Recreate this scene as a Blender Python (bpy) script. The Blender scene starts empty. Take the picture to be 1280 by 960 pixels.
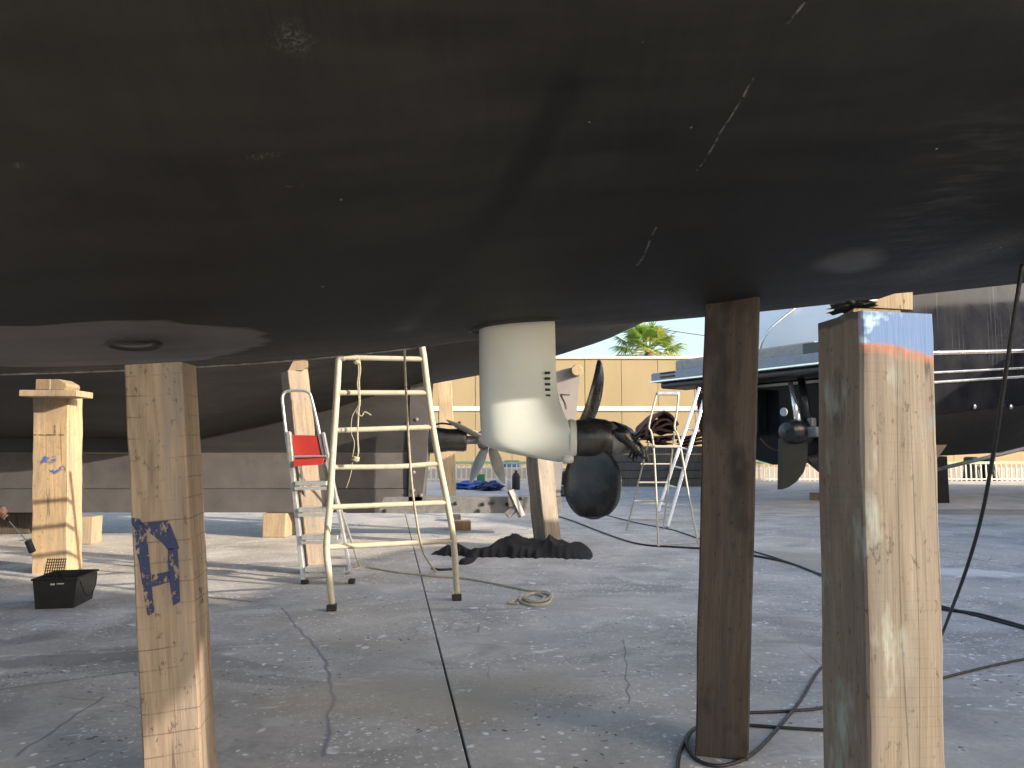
import bpy, bmesh, math, random
from mathutils import Vector, Matrix, Quaternion, noise
random.seed(7)
R = math.radians
sc = bpy.context.scene
C = sc.collection

# ------------------------------------------------------------------ camera
CAM_H, PITCH, FPX = 1.2, R(5.25), 925.0
cam_d = bpy.data.cameras.new('camera'); cam = bpy.data.objects.new('camera', cam_d); C.objects.link(cam)
cam_d.sensor_width = 36.0; cam_d.lens = 36.0 * FPX / 1280.0
cam_d.clip_start = 0.05; cam_d.clip_end = 3000
cam.location = (0, 0, CAM_H); cam.rotation_euler = (R(90) + PITCH, 0, 0)
sc.camera = cam
# ------------------------------------------------------------------ sky + sun
SUN_AZ, SUN_EL = R(-25), R(17)          # azimuth measured from +X
sx, sy = math.cos(SUN_AZ), math.sin(SUN_AZ)
w = bpy.data.worlds.new('World'); sc.world = w; w.use_nodes = True
nt = w.node_tree; bg = nt.nodes['Background']
sky = nt.nodes.new('ShaderNodeTexSky'); sky.sky_type = 'NISHITA'; sky.sun_disc = False
sky.sun_elevation = SUN_EL; sky.sun_rotation = math.atan2(sx, sy)
sky.altitude = 0; sky.air_density = 1.0; sky.dust_density = 3.0; sky.ozone_density = 0.7
nt.links.new(sky.outputs[0], bg.inputs[0]); bg.inputs[1].default_value = 0.15
sd = bpy.data.lights.new('sun', 'SUN'); sun = bpy.data.objects.new('sun', sd); C.objects.link(sun)
sd.energy = 3.2; sd.angle = R(0.5); sd.color = (1.0, 0.87, 0.70)
sdir = Vector((sx * math.cos(SUN_EL), sy * math.cos(SUN_EL), math.sin(SUN_EL)))
sun.rotation_mode = 'QUATERNION'; sun.rotation_quaternion = sdir.to_track_quat('Z', 'Y'); sun.location = sdir * 40
sc.view_settings.view_transform = 'Standard'; sc.view_settings.look = 'None'
sc.view_settings.gamma = 1.0; sc.view_settings.use_curve_mapping = False
sc.view_settings.exposure = 1.4
try:
    sc.cycles.max_bounces = 6; sc.cycles.diffuse_bounces = 4; sc.cycles.glossy_bounces = 3; sc.cycles.transparent_max_bounces = 8; sc.cycles.use_adaptive_sampling = True; sc.cycles.adaptive_threshold = 0.02
except Exception: pass

# ------------------------------------------------------------------ measuring helpers (survey of the yard)
def ray(px, py):
    u, v = (px - 640) / FPX, (480 - py) / FPX
    return Vector((u, math.cos(PITCH) - v * math.sin(PITCH), math.sin(PITCH) + v * math.cos(PITCH)))
def at(px, py, Y):
    r = ray(px, py); t = Y / r.y
    return Vector((r.x * t, Y, CAM_H + r.z * t))
def gnd(px, py, z=0.0):
    r = ray(px, py); t = (z - CAM_H) / r.z
    return Vector((r.x * t, r.y * t, z))
def lerp(a, b, t): return a + (b - a) * t
def interp(x, pts):
    if x <= pts[0][0]: return pts[0][1]
    for (x0, y0), (x1, y1) in zip(pts, pts[1:]):
        if x <= x1: return y0 + (y1 - y0) * (x - x0) / (x1 - x0)
    return pts[-1][1]

# ------------------------------------------------------------------ mesh builder
class MB:
    def __init__(s): s.v, s.f = [], []
    def add(s, vs, fs):
        n = len(s.v); s.v += [tuple(p) for p in vs]; s.f += [tuple(i + n for i in f) for f in fs]; return s
    def box(s, c, d, rz=0, rot=None, ch=0.0):
        x, y, z = d[0] / 2, d[1] / 2, d[2] / 2
        M = rot if rot is not None else Matrix.Rotation(rz, 3, 'Z')
        c = Vector(c)
        if ch <= 0:
            vs = [Vector((a * x, b * y, e * z)) for e in (-1, 1) for a, b in ((-1, -1), (1, -1), (1, 1), (-1, 1))]
            fs = [(3, 2, 1, 0), (4, 5, 6, 7), (0, 1, 5, 4), (1, 2, 6, 5), (2, 3, 7, 6), (3, 0, 4, 7)]
        else:
            bm = bmesh.new(); bmesh.ops.create_cube(bm, size=1.0)
            for v in bm.verts: v.co = Vector((v.co.x * 2 * x, v.co.y * 2 * y, v.co.z * 2 * z))
            bmesh.ops.bevel(bm, geom=list(bm.edges), offset=ch, segments=2, affect='EDGES', profile=0.5)
            bm.verts.index_update()
            vs = [v.co.copy() for v in bm.verts]; fs = [[v.index for v in f.verts] for f in bm.faces]; bm.free()
        return s.add([c + M @ p for p in vs], fs)
    def tube(s, pts, r, n=10, cap=True, squash=None):
        pts = [Vector(p) for p in pts]; m = len(pts)
        rs = r if isinstance(r, (list, tuple)) else [r] * m
        vs, fs = [], []
        t0 = (pts[1] - pts[0]).normalized()
        up = Vector((0, 0, 1)) if abs(t0.z) < 0.9 else Vector((0, 1, 0))
        a = t0.cross(up).normalized(); b = t0.cross(a).normalized()
        for i in range(m):
            t = (pts[min(i + 1, m - 1)] - pts[max(i - 1, 0)]).normalized()
            a = (a - t * a.dot(t)).normalized(); b = t.cross(a)
            for k in range(n):
                q = 2 * math.pi * k / n
                sq = squash or (1, 1)
                vs.append(pts[i] + a * math.cos(q) * rs[i] * sq[0] + b * math.sin(q) * rs[i] * sq[1])
        for i in range(m - 1):
            for k in range(n):
                k2 = (k + 1) % n
                fs.append((i * n + k, i * n + k2, (i + 1) * n + k2, (i + 1) * n + k))
        if cap: fs += [tuple(range(n))[::-1], tuple(range((m - 1) * n, m * n))]
        return s.add(vs, fs)
    def lathe(s, prof, c, axis='Z', n=24, M=None):
        vs, fs = [], []
        M = M or {'Z': Matrix.Identity(3), 'X': Matrix.Rotation(R(90), 3, 'Y'), 'Y': Matrix.Rotation(R(-90), 3, 'X')}[axis]
        c = Vector(c)
        for (r, h) in prof:
            for k in range(n):
                q = 2 * math.pi * k / n
                vs.append(c + M @ Vector((r * math.cos(q), r * math.sin(q), h)))
        for i in range(len(prof) - 1):
            for k in range(n):
                k2 = (k + 1) % n
                fs.append((i * n + k, i * n + k2, (i + 1) * n + k2, (i + 1) * n + k))
        fs += [tuple(range(n))[::-1], tuple(range((len(prof) - 1) * n, len(prof) * n))]
        return s.add(vs, fs)
    def grid(s, rows, closed=False):
        n, m = len(rows), len(rows[0]); fs = []
        for i in range(n - 1):
            for j in range(m if closed else m - 1):
                j2 = (j + 1) % m
                fs.append((i * m + j, i * m + j2, (i + 1) * m + j2, (i + 1) * m + j))
        return s.add([p for r in rows for p in r], fs)
    def prism(s, poly, ext):
        n = len(poly); ext = Vector(ext); poly = [Vector(p) for p in poly]
        fs = [tuple(range(n))[::-1], tuple(range(n, 2 * n))] + [(i, (i + 1) % n, n + (i + 1) % n, n + i) for i in range(n)]
        return s.add(poly + [p + ext for p in poly], fs)
    def mesh(s, name, smooth=False, angle=None):
        me = bpy.data.meshes.new(name); me.from_pydata(s.v, [], s.f); me.update()
        bm = bmesh.new(); bm.from_mesh(me); bmesh.ops.recalc_face_normals(bm, faces=bm.faces)
        if smooth:
            for f in bm.faces: f.smooth = True
            if angle:
                for e in bm.edges:
                    if len(e.link_faces) == 2 and e.calc_face_angle(0) > angle: e.smooth = False
        bm.to_mesh(me); bm.free(); return me
    def build(s, name, mat, parent=None, smooth=False, angle=None, origin=None):
        me = s.mesh(name, smooth, angle)
        if origin is not None: me.transform(Matrix.Translation(-Vector(origin)))
        me.materials.append(mat)
        o = bpy.data.objects.new(name, me); C.objects.link(o)
        if origin is not None: o.location = origin
        if parent is not None:
            o.parent = parent
            if parent.type != 'EMPTY' or True:
                o.matrix_parent_inverse = Matrix.Identity(4)
        return o
def obj_from(me, name, parent=None):
    o = bpy.data.objects.new(name, me); C.objects.link(o); o.parent = parent; return o
def tag(o, label=None, cat=None, group=None, kind=None):
    if label: o['label'] = label
    if cat: o['category'] = cat
    if group: o['group'] = group
    if kind: o['kind'] = kind
    return o
def empty(name, loc=(0, 0, 0), rz=0):
    o = bpy.data.objects.new(name, None); C.objects.link(o); o.location = loc; o.rotation_euler = (0, 0, rz)
    o.empty_display_size = 0.1; return o
def smooth_path(pts, k=6):
    pts = [Vector(p) for p in pts]; out = []
    for i in range(len(pts) - 1):
        p0, p1, p2, p3 = pts[max(i - 1, 0)], pts[i], pts[i + 1], pts[min(i + 2, len(pts) - 1)]
        for j in range(k):
            t = j / k
            out.append(0.5 * ((2 * p1) + (p2 - p0) * t + (2 * p0 - 5 * p1 + 4 * p2 - p3) * t * t + (3 * p1 - p0 - 3 * p2 + p3) * t ** 3))
    out.append(pts[-1]); return out

# ------------------------------------------------------------------ materials
def rgb(c): return (c[0], c[1], c[2], 1.0)
class NT:
    """small node-graph helper"""
    def __init__(s, name):
        s.m = bpy.data.materials.new(name); s.m.use_nodes = True; s.t = s.m.node_tree
        s.b = s.t.nodes['Principled BSDF']; s.out = s.t.nodes['Material Output']
    def n(s, typ, **kw):
        x = s.t.nodes.new(typ)
        for k, v in kw.items(): setattr(x, k, v)
        return x
    def l(s, a, b): s.t.links.new(a, b)
    def val(s, sock, v):
        if hasattr(v, 'is_linked') or hasattr(v, 'node'): s.l(v, sock)
        else: sock.default_value = v
    def coord(s, kind='Object'):
        if kind == 'World': return s.n('ShaderNodeNewGeometry').outputs['Position']
        return s.n('ShaderNodeTexCoord').outputs[kind]
    def map(s, vec, scale=(1, 1, 1), loc=(0, 0, 0), rot=(0, 0, 0)):
        m = s.n('ShaderNodeMapping'); s.l(vec, m.inputs[0])
        m.inputs['Scale'].default_value = scale; m.inputs['Location'].default_value = loc; m.inputs['Rotation'].default_value = rot
        return m.outputs[0]
    def noise(s, vec, scale=5, detail=4, rough=0.55, dist=0.0):
        x = s.n('ShaderNodeTexNoise'); s.l(vec, x.inputs['Vector'])
        x.inputs['Scale'].default_value = scale; x.inputs['Detail'].default_value = min(detail, 3.5)
        x.inputs['Roughness'].default_value = rough; x.inputs['Distortion'].default_value = dist
        return x.outputs['Fac']
    def noisec(s, vec, scale=5, detail=2):
        x = s.n('ShaderNodeTexNoise'); s.l(vec, x.inputs['Vector'])
        x.inputs['Scale'].default_value = scale; x.inputs['Detail'].default_value = detail
        return x.outputs['Color']
    def voro(s, vec, scale=5, feature='F1', rand=1.0):
        x = s.n('ShaderNodeTexVoronoi', feature=feature); s.l(vec, x.inputs['Vector'])
        x.inputs['Scale'].default_value = scale; x.inputs['Randomness'].default_value = rand
        return x.outputs['Distance']
    def ramp(s, fac, a, b, lo=0.0, hi=1.0):
        x = s.n('ShaderNodeMapRange'); x.clamp = True; s.l(fac, x.inputs[0])
        x.inputs[1].default_value = a; x.inputs[2].default_value = b; x.inputs[3].default_value = lo; x.inputs[4].default_value = hi
        return x.outputs[0]
    def math(s, op, a, b=0.0, c=None):
        x = s.n('ShaderNodeMath', operation=op); s.val(x.inputs[0], a); s.val(x.inputs[1], b)
        if c is not None: s.val(x.inputs[2], c)
        return x.outputs[0]
    def mix(s, fac, a, b, blend='MIX'):
        x = s.n('ShaderNodeMix', data_type='RGBA', blend_type=blend)
        s.val(x.inputs[0], fac)
        s.val(x.inputs[6], rgb(a) if isinstance(a, tuple) else a); s.val(x.inputs[7], rgb(b) if isinstance(b, tuple) else b)
        return x.outputs[2]
    def xyz(s, vec):
        x = s.n('ShaderNodeSeparateXYZ'); s.l(vec, x.inputs[0]); return x.outputs
    def addv(s, a, b):
        x = s.n('ShaderNodeVectorMath', operation='ADD'); s.l(a, x.inputs[0]); s.val(x.inputs[1], b); return x.outputs[0]
    def warp(s, vec, scale, amt):
        c = s.noisec(vec, scale, 1)
        a = s.n('ShaderNodeVectorMath', operation='SUBTRACT'); s.l(c, a.inputs[0]); a.inputs[1].default_value = (0.5, 0.5, 0.5)
        b = s.n('ShaderNodeVectorMath', operation='SCALE'); s.l(a.outputs[0], b.inputs[0]); b.inputs['Scale'].default_value = amt
        return s.addv(vec, b.outputs[0])
    def color(s, v): s.val(s.b.inputs['Base Color'], rgb(v) if isinstance(v, tuple) else v)
    def rough(s, v): s.val(s.b.inputs['Roughness'], v)
    def bump(s, h, strength=0.3, dist=0.01):
        x = s.n('ShaderNodeBump'); s.l(h, x.inputs['Height']); x.inputs['Strength'].default_value = strength
        x.inputs['Distance'].default_value = dist; s.l(x.outputs[0], s.b.inputs['Normal'])
    def box(s, X, Y, x0, x1, y0, y1, soft):
        """soft rectangular mask in two coordinates"""
        a = s.math('MULTIPLY', s.ramp(X, x0 - soft, x0 + soft), s.ramp(X, x1 - soft, x1 + soft, 1, 0))
        b = s.math('MULTIPLY', s.ramp(Y, y0 - soft, y0 + soft), s.ramp(Y, y1 - soft, y1 + soft, 1, 0))
        return s.math('MULTIPLY', a, b)
def plain(name, col, rough=0.6, metal=0.0, var=0.12, scale=6.0, bump=0.0, dirt=None, dirt_amt=0.4):
    g = NT(name); v = g.coord('World')
    n1 = g.noise(v, scale, 5); c = g.mix(g.ramp(n1, 0.3, 0.7), tuple(x * (1 - var) for x in col), tuple(min(1, x * (1 + var)) for x in col))
    if dirt: c = g.mix(g.ramp(g.noise(v, scale * 2.3, 6, 0.65), 0.52, 0.72, 0, dirt_amt), c, dirt)
    g.color(c); g.rough(g.ramp(n1, 0.2, 0.8, max(0.05, rough - 0.1), min(1, rough + 0.1))); g.b.inputs['Metallic'].default_value = metal
    if bump: g.bump(g.noise(v, scale * 8, 5), bump, 0.004)
    return g.m
def wood(name, light, dark, saw=0.0, stain=None, stain_amt=0.0, knots=0.6, crack=0.7, paint=None, seed=0.0, saw_n=30.0):
    def ds(c):
        l_ = 0.3 * c[0] + 0.59 * c[1] + 0.11 * c[2]
        return tuple(lerp(x, l_, 0.30) * 0.97 for x in c)
    light, dark = ds(light), ds(dark)
    g = NT(name); o = g.coord('Object')
    p = g.addv(o, (seed, seed * 1.7, seed * 0.6))
    w_ = g.warp(p, 2.0, 0.06)
    grain = g.noise(g.map(w_, (38, 38, 1.6)), 1.0, 6, 0.6)
    fine = g.noise(g.map(p, (160, 160, 5)), 1.0, 3, 0.6)
    blotch = g.noise(g.map(p, (4, 4, 1.3)), 1.0, 4, 0.6)
    f = g.math('ADD', g.math('MULTIPLY', grain, 0.6), g.math('ADD', g.math('MULTIPLY', fine, 0.22), g.math('MULTIPLY', blotch, 0.35)))
    c = g.mix(g.ramp(f, 0.42, 0.74), dark, light)
    wz = g.noise(g.map(p, (7, 7, 1.1), (4, 8, 2)), 1.0, 6, 0.7)
    gl = sum(light) / 3 * 0.62
    c = g.mix(g.ramp(wz, 0.50, 0.66, 0, 0.55), c, (gl * 1.04, gl, gl * 0.93))
    # knots
    kd = g.voro(g.map(w_, (5.2, 5.2, 1.7)), 1.0)
    ring = g.math('SINE', g.math('MULTIPLY', kd, 95.0))
    km = g.ramp(kd, 0.10, 0.17, knots, 0)
    c = g.mix(km, c, tuple(x * 0.38 for x in dark))
    c = g.mix(g.math('MULTIPLY', g.ramp(kd, 0.12, 0.33, 0.35 * knots, 0), g.ramp(ring, -0.2, 0.8)), c, tuple(x * 0.6 for x in dark))
    # drying checks: long thin dark lines running with the grain
    ck = g.noise(g.map(g.warp(p, 1.2, 0.03), (13, 13, 0.16)), 1.0, 2, 0.5)
    ckm = g.ramp(g.math('ABSOLUTE', g.math('SUBTRACT', ck, 0.5)), 0.002, 0.012, crack, 0)
    gate = g.ramp(g.noise(g.map(p, (3, 3, 0.8)), 1.0, 2), 0.44, 0.54)
    ckm = g.math('MULTIPLY', ckm, gate)
    c = g.mix(ckm, c, tuple(x * 0.22 for x in dark))
    h = g.math('SUBTRACT', g.math('MULTIPLY', f, 0.5), ckm)
    if saw > 0:
        z = g.xyz(g.warp(p, 3.0, 0.03))[2]
        sw = g.math('FRACT', g.math('MULTIPLY', z, saw_n))
        sm = g.ramp(g.math('ABSOLUTE', g.math('SUBTRACT', sw, 0.5)), 0.0, 0.05, saw, 0)
        sm = g.math('MULTIPLY', sm, g.ramp(g.noise(g.map(p, (6, 6, 6)), 1.0, 3), 0.40, 0.58))
        c = g.mix(sm, c, tuple(x * 0.4 for x in dark)); h = g.math('SUBTRACT', h, g.math('MULTIPLY', sm, 0.6))
    if stain:
        sm2 = g.ramp(g.noise(g.map(p, (5, 5, 2.2)), 1.0, 6, 0.68), 0.54, 0.66, 0, stain_amt)
        c = g.mix(sm2, c, stain)
    # dirt specks
    c = g.mix(g.ramp(g.noise(g.map(p, (55, 55, 26)), 1.0, 4, 0.7), 0.60, 0.70, 0, 0.7), c, tuple(x * 0.3 for x in dark))
    if paint: c = paint(g, o, c)
    g.color(c); g.rough(0.82); g.bump(g.math('ADD', g.math('MULTIPLY', fine, 0.5), blotch), 0.45, 0.006)
    return g.m

CREAM = plain('cream_enamel', (0.50, 0.46, 0.36), 0.42, 0, 0.08, 9, 0.08, (0.20, 0.17, 0.12), 0.35)
ALU = plain('brushed_aluminium', (0.62, 0.62, 0.62), 0.38, 0.75, 0.10, 20, 0.05, (0.25, 0.24, 0.22), 0.35)
RUBBER = plain('black_rubber', (0.018, 0.018, 0.019), 0.6, 0, 0.2, 30)
CABLE = plain('cable_sheath', (0.016, 0.016, 0.018), 0.5, 0, 0.2, 18, 0, (0.12, 0.11, 0.10), 0.25)
ROPE = plain('rope_fibre', (0.42, 0.38, 0.29), 0.95, 0, 0.25, 60, 0.3)
RED = plain('red_plastic', (0.36, 0.035, 0.03), 0.4, 0, 0.1, 8)
STEEL = plain('weathered_steel', (0.24, 0.235, 0.235), 0.55, 0.35, 0.2, 9, 0.1, (0.12, 0.08, 0.05), 0.4)
BLACKPLASTIC = plain('black_plastic', (0.012, 0.012, 0.013), 0.38, 0, 0.2, 12)
BLACKPAINT = plain('black_paint_metal', (0.016, 0.016, 0.017), 0.33, 0, 0.3, 10, 0.05, (0.05, 0.05, 0.045), 0.4)
WHITEP = plain('white_paint', (0.58, 0.57, 0.55), 0.4, 0, 0.05, 3, 0, (0.4, 0.38, 0.34), 0.25)
BLUE = plain('blue_plastic', (0.03, 0.09, 0.32), 0.5, 0, 0.3, 4)
GREEN = plain('green_plastic', (0.02, 0.16, 0.06), 0.5, 0, 0.2, 4)
BROWN = plain('brown_canvas', (0.13, 0.055, 0.042), 0.9, 0, 0.3, 7, 0.3)
# ---- concrete
def line_mask(g, v, p, q, wid, soft, wob=0.0, wscale=3.0):
    """mask of a straight streak p->q on the hull, measured in plan"""
    d = Vector((q.x - p.x, q.y - p.y)); L = d.length; a = math.atan2(d.y, d.x)
    vv = g.warp(v, wscale, wob) if wob else v
    m = g.n('ShaderNodeMapping', vector_type='TEXTURE'); g.l(vv, m.inputs[0]); m.inputs['Location'].default_value = (p.x, p.y, 0); m.inputs['Rotation'].default_value = (0, 0, a)
    X, Y, Z = g.xyz(m.outputs[0])
    return g.box(X, Y, 0, L, -wid / 2, wid / 2, soft)
def concrete():
    g = NT('yard_concrete'); v = g.coord('World'); X, Y, Z = g.xyz(v)
    big = g.noise(v, 0.33, 5, 0.6, 0.6); mid = g.noise(v, 1.5, 6, 0.66, 0.4); fine = g.noise(v, 26, 5, 0.7); sp = g.noise(v, 120, 2, 0.5)
    f = g.math('ADD', g.math('MULTIPLY', mid, 0.62), g.math('ADD', g.math('MULTIPLY', fine, 0.26), g.math('MULTIPLY', sp, 0.12)))
    c = g.mix(g.ramp(f, 0.38, 0.64), (0.30, 0.287, 0.275), (0.62, 0.59, 0.555))
    c = g.mix(g.ramp(big, 0.45, 0.68, 0, 0.55), c, (0.52, 0.475, 0.405))                 # tan dust
    c = g.mix(g.ramp(g.noise(g.map(v, (1, 1, 1), (7, 3, 0)), 0.5, 4, 0.6, 0.5), 0.52, 0.7, 0, 0.5), c, (0.31, 0.31, 0.335))   # old blue paint dust
    damp = g.ramp(g.noise(g.map(v, (0.7, 1.3, 1), (2.3, 9.1, 0)), 0.8, 5, 0.6, 0.8), 0.56, 0.63)
    c = g.mix(g.math('MULTIPLY', damp, 0.45), c, (0.17, 0.165, 0.16))                         # damp stains
    # antifouling overspray and drips
    ch = g.ramp(g.noise(g.map(v, (1, 1, 1), (11, 4, 0)), 1.1, 6, 0.72, 1.0), 0.60, 0.66)
    c = g.mix(g.math('MULTIPLY', ch, 0.5), c, (0.60, 0.59, 0.57))
    # paint flecks, several sizes
    for sc_, th, amt, col, lo in ((14, 0.21, 0.95, (0.84, 0.84, 0.82), 0.49), (34, 0.24, 0.9, (0.80, 0.80, 0.78), 0.47), (5, 0.17, 0.9, (0.80, 0.80, 0.78), 0.52), (18, 0.18, 0.9, (0.06, 0.06, 0.065), 0.50)):
        wv = g.warp(v, sc_ * 1.1, 0.9 / sc_)
        d = g.voro(g.map(wv, (1, 1, 0.01), (sc_ * 0.37, th * 50, 0)), sc_)
        gate = g.ramp(g.noise(g.map(v, (1, 1, 1), (sc_, 0, 0)), 1.4, 4, 0.7), lo, lo + 0.06)
        c = g.mix(g.math('MULTIPLY', g.ramp(d, th * 0.75, th, amt, 0), gate), c, col)
    # smeared scrapes of filler
    scr = g.noise(g.map(g.warp(v, 2.0, 0.35), (2.2, 13, 1), (0, 0, 0), (0, 0, 0.5)), 1.0, 4, 0.7)
    gate = g.ramp(g.noise(g.map(v, (1, 1, 1), (31, 5, 0)), 1.9, 4, 0.7), 0.54, 0.60)
    c = g.mix(g.math('MULTIPLY', g.ramp(scr, 0.58, 0.64, 0, 0.8), gate), c, (0.72, 0.72, 0.70))
    # hairline cracks
    cr = g.voro(g.map(g.warp(g.warp(v, 0.7, 0.8), 5.0, 0.10), (1, 1, 0.01)), 0.42, 'DISTANCE_TO_EDGE')
    crm = g.ramp(cr, 0.0006, 0.0028, 0.6, 0)
    crm = g.math('MULTIPLY', crm, g.ramp(g.noise(v, 0.9, 3), 0.52, 0.6))
    c = g.mix(crm, c, (0.06, 0.06, 0.065))
    for (q0, q1, wd, col, am) in (((352, 760), (408, 826), .016, (.16, .17, .22), .8), ((406, 824), (416, 872), .016, (.16, .17, .22), .8), ((416, 870), (404, 945), .016, (.16, .17, .22), .8), ((20, 945), (130, 870), .012, (.12, .12, .13), .7), ((0, 862), (190, 836), .02, (.14, .14, .15), .6), ((780, 800), (786, 880), .008, (.1, .1, .11), .7)):
        m_ = line_mask(g, v, gnd(*q0), gnd(*q1), wd, wd * .4, .05, 5.0)
        c = g.mix(g.math('MULTIPLY', m_, am), c, col)
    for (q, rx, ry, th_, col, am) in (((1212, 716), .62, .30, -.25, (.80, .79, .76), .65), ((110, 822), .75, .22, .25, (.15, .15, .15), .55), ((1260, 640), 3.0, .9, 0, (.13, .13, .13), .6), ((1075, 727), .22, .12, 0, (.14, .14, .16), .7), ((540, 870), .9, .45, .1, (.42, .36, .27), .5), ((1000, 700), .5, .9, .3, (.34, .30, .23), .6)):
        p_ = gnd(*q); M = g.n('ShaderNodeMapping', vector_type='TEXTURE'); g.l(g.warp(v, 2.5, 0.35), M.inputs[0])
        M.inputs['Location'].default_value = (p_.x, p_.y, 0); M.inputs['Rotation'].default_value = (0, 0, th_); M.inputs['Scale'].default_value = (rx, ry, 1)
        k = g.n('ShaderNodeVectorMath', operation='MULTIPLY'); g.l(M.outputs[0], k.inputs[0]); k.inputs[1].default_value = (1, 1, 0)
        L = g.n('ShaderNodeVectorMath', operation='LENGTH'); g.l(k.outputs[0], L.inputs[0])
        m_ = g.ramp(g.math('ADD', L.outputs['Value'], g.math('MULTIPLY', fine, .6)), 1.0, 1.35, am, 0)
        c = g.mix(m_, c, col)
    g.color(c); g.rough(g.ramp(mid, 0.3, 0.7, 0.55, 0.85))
    g.bump(fine, 0.22, 0.008)
    return g.m
CONC = concrete()
JOINT = plain('joint_filler', (0.05, 0.05, 0.055), 0.9, 0, 0.3, 9)

# ================================================================== GROUND
gb = MB(); S = 400.0
gb.add([(-S, -S, -0.03), (S, -S, -0.03), (S, S, -0.03), (-S, S, -0.03)], [(0, 1, 2, 3)])
ground = tag(gb.build('ground', JOINT), kind='structure')
# slab grid laid out along the two joints that cross in the middle of the view
J = gnd(546, 798); u1 = (gnd(870, 785) - gnd(380, 805)).normalized()
ang = math.atan2(u1.y, u1.x)
SW, SH, GAP = 6.2, 5.6, 0.011
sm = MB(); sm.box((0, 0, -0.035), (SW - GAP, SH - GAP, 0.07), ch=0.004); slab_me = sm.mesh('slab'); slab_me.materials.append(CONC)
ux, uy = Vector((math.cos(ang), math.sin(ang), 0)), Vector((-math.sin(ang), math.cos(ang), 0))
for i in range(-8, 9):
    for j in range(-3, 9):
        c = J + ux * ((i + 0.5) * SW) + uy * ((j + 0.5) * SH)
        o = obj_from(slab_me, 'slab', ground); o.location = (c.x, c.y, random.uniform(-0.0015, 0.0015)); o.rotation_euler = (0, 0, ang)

# ================================================================== NEAR YACHT (black hull overhead)
YC, RC = 2.9, 3.0
SIL = [(-300, 474), (0, 467), (160, 462), (300, 455), (450, 443), (530, 434), (600, 424), (700, 411), (780, 405), (880, 397), (950, 389), (1030, 381), (1160, 365), (1280, 352), (1500, 324)]
def prof(o):
    o = abs(o)
    return o * o / (2 * RC)
ZC = []
for px in range(-300, 1501, 30):
    py = interp(px, SIL); r = ray(px, py); m = r.z / r.y
    # hull lowered until its outline touches this line of sight
    best = None
    for k in range(0, 140):
        Y = YC - 0.3 + k * 0.01
        z = CAM_H + m * Y - prof(Y - YC)
        if best is None or z > best[0]: best = (z, Y)
    ZC.append((r.x / r.y * best[1], best[0]))
def zc(X):
    if X <= ZC[0][0]: return ZC[0][1] - 0.02 * (ZC[0][0] - X) if X > -5 else ZC[0][1] - 0.02 * (ZC[0][0] + 5) + 0.012 * (-5 - X) ** 2
    if X >= ZC[-1][0]: return ZC[-1][1] + 0.10 * (X - ZC[-1][0])
    return interp(X, ZC)
def zc_s(X):
    return sum(zc(X + d) for d in (-0.3, -0.15, 0, 0.15, 0.3)) / 5
def hull_z(X, Y): return zc_s(X) + prof(Y - YC)
def hull_hit(px, py):
    r = ray(px, py); p = None
    for k in range(1, 800):
        t = k * 0.006; q = Vector((0, 0, CAM_H)) + r * t
        if q.z >= hull_z(q.x, q.y): return q
    return q
X0, X1 = -11.5, 2.75
def half_beam(X): return interp(X, [(-11.5, 0.08), (-9, 1.3), (-6.5, 2.3), (-4, 2.75), (-2, 2.5), (0, 2.0), (1, 1.72), (1.8, 1.3), (2.4, 0.7), (2.75, 0.06)])
def section(X):
    B = half_beam(X); z0 = zc_s(X)
    ob = min(2.25, B * 0.84)
    zs = lambda o: z0 + prof(o)
    n = 26
    side = []
    for k in range(n + 1):
        o = ob * k / n; side.append((o, zs(o)))
    zb = side[-1][1]; sheer = interp(X, [(-11.5, 4.6), (-5, 4.2), (-3, 3.8), (0, 3.2), (2.75, 3.05)])
    for k in range(1, 8):
        a = k / 7 * math.pi / 2
        side.append((ob + (B - ob) * math.sin(a * 0.98), zb + 0.75 * (ob / RC * 0 + (1 - math.cos(a)) ) * 0.9 + 0.28 * math.sin(a)))
    zt = side[-1][1]
    for k in range(1, 5): side.append((B * (1 + 0.01 * k), zt + (sheer - zt) * k / 4))
    side.append((B * 0.98, sheer + 0.04)); side.append((0.0, sheer + 0.12))
    return side
rows = []
N = 150
for i in range(N + 1):
    X = X0 + (X1 - X0) * i / N
    s = section(X)
    ring = [Vector((X, YC - o, z)) for o, z in reversed(s)] + [Vector((X, YC + o, z)) for o, z in s[1:-1]]
    rows.append(ring)
hb = MB(); hb.grid(rows, closed=True)
nr = len(rows[0]); hb.f.append(tuple(range(nr))); hb.f.append(tuple(range(N * nr, (N + 1) * nr)))
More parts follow.
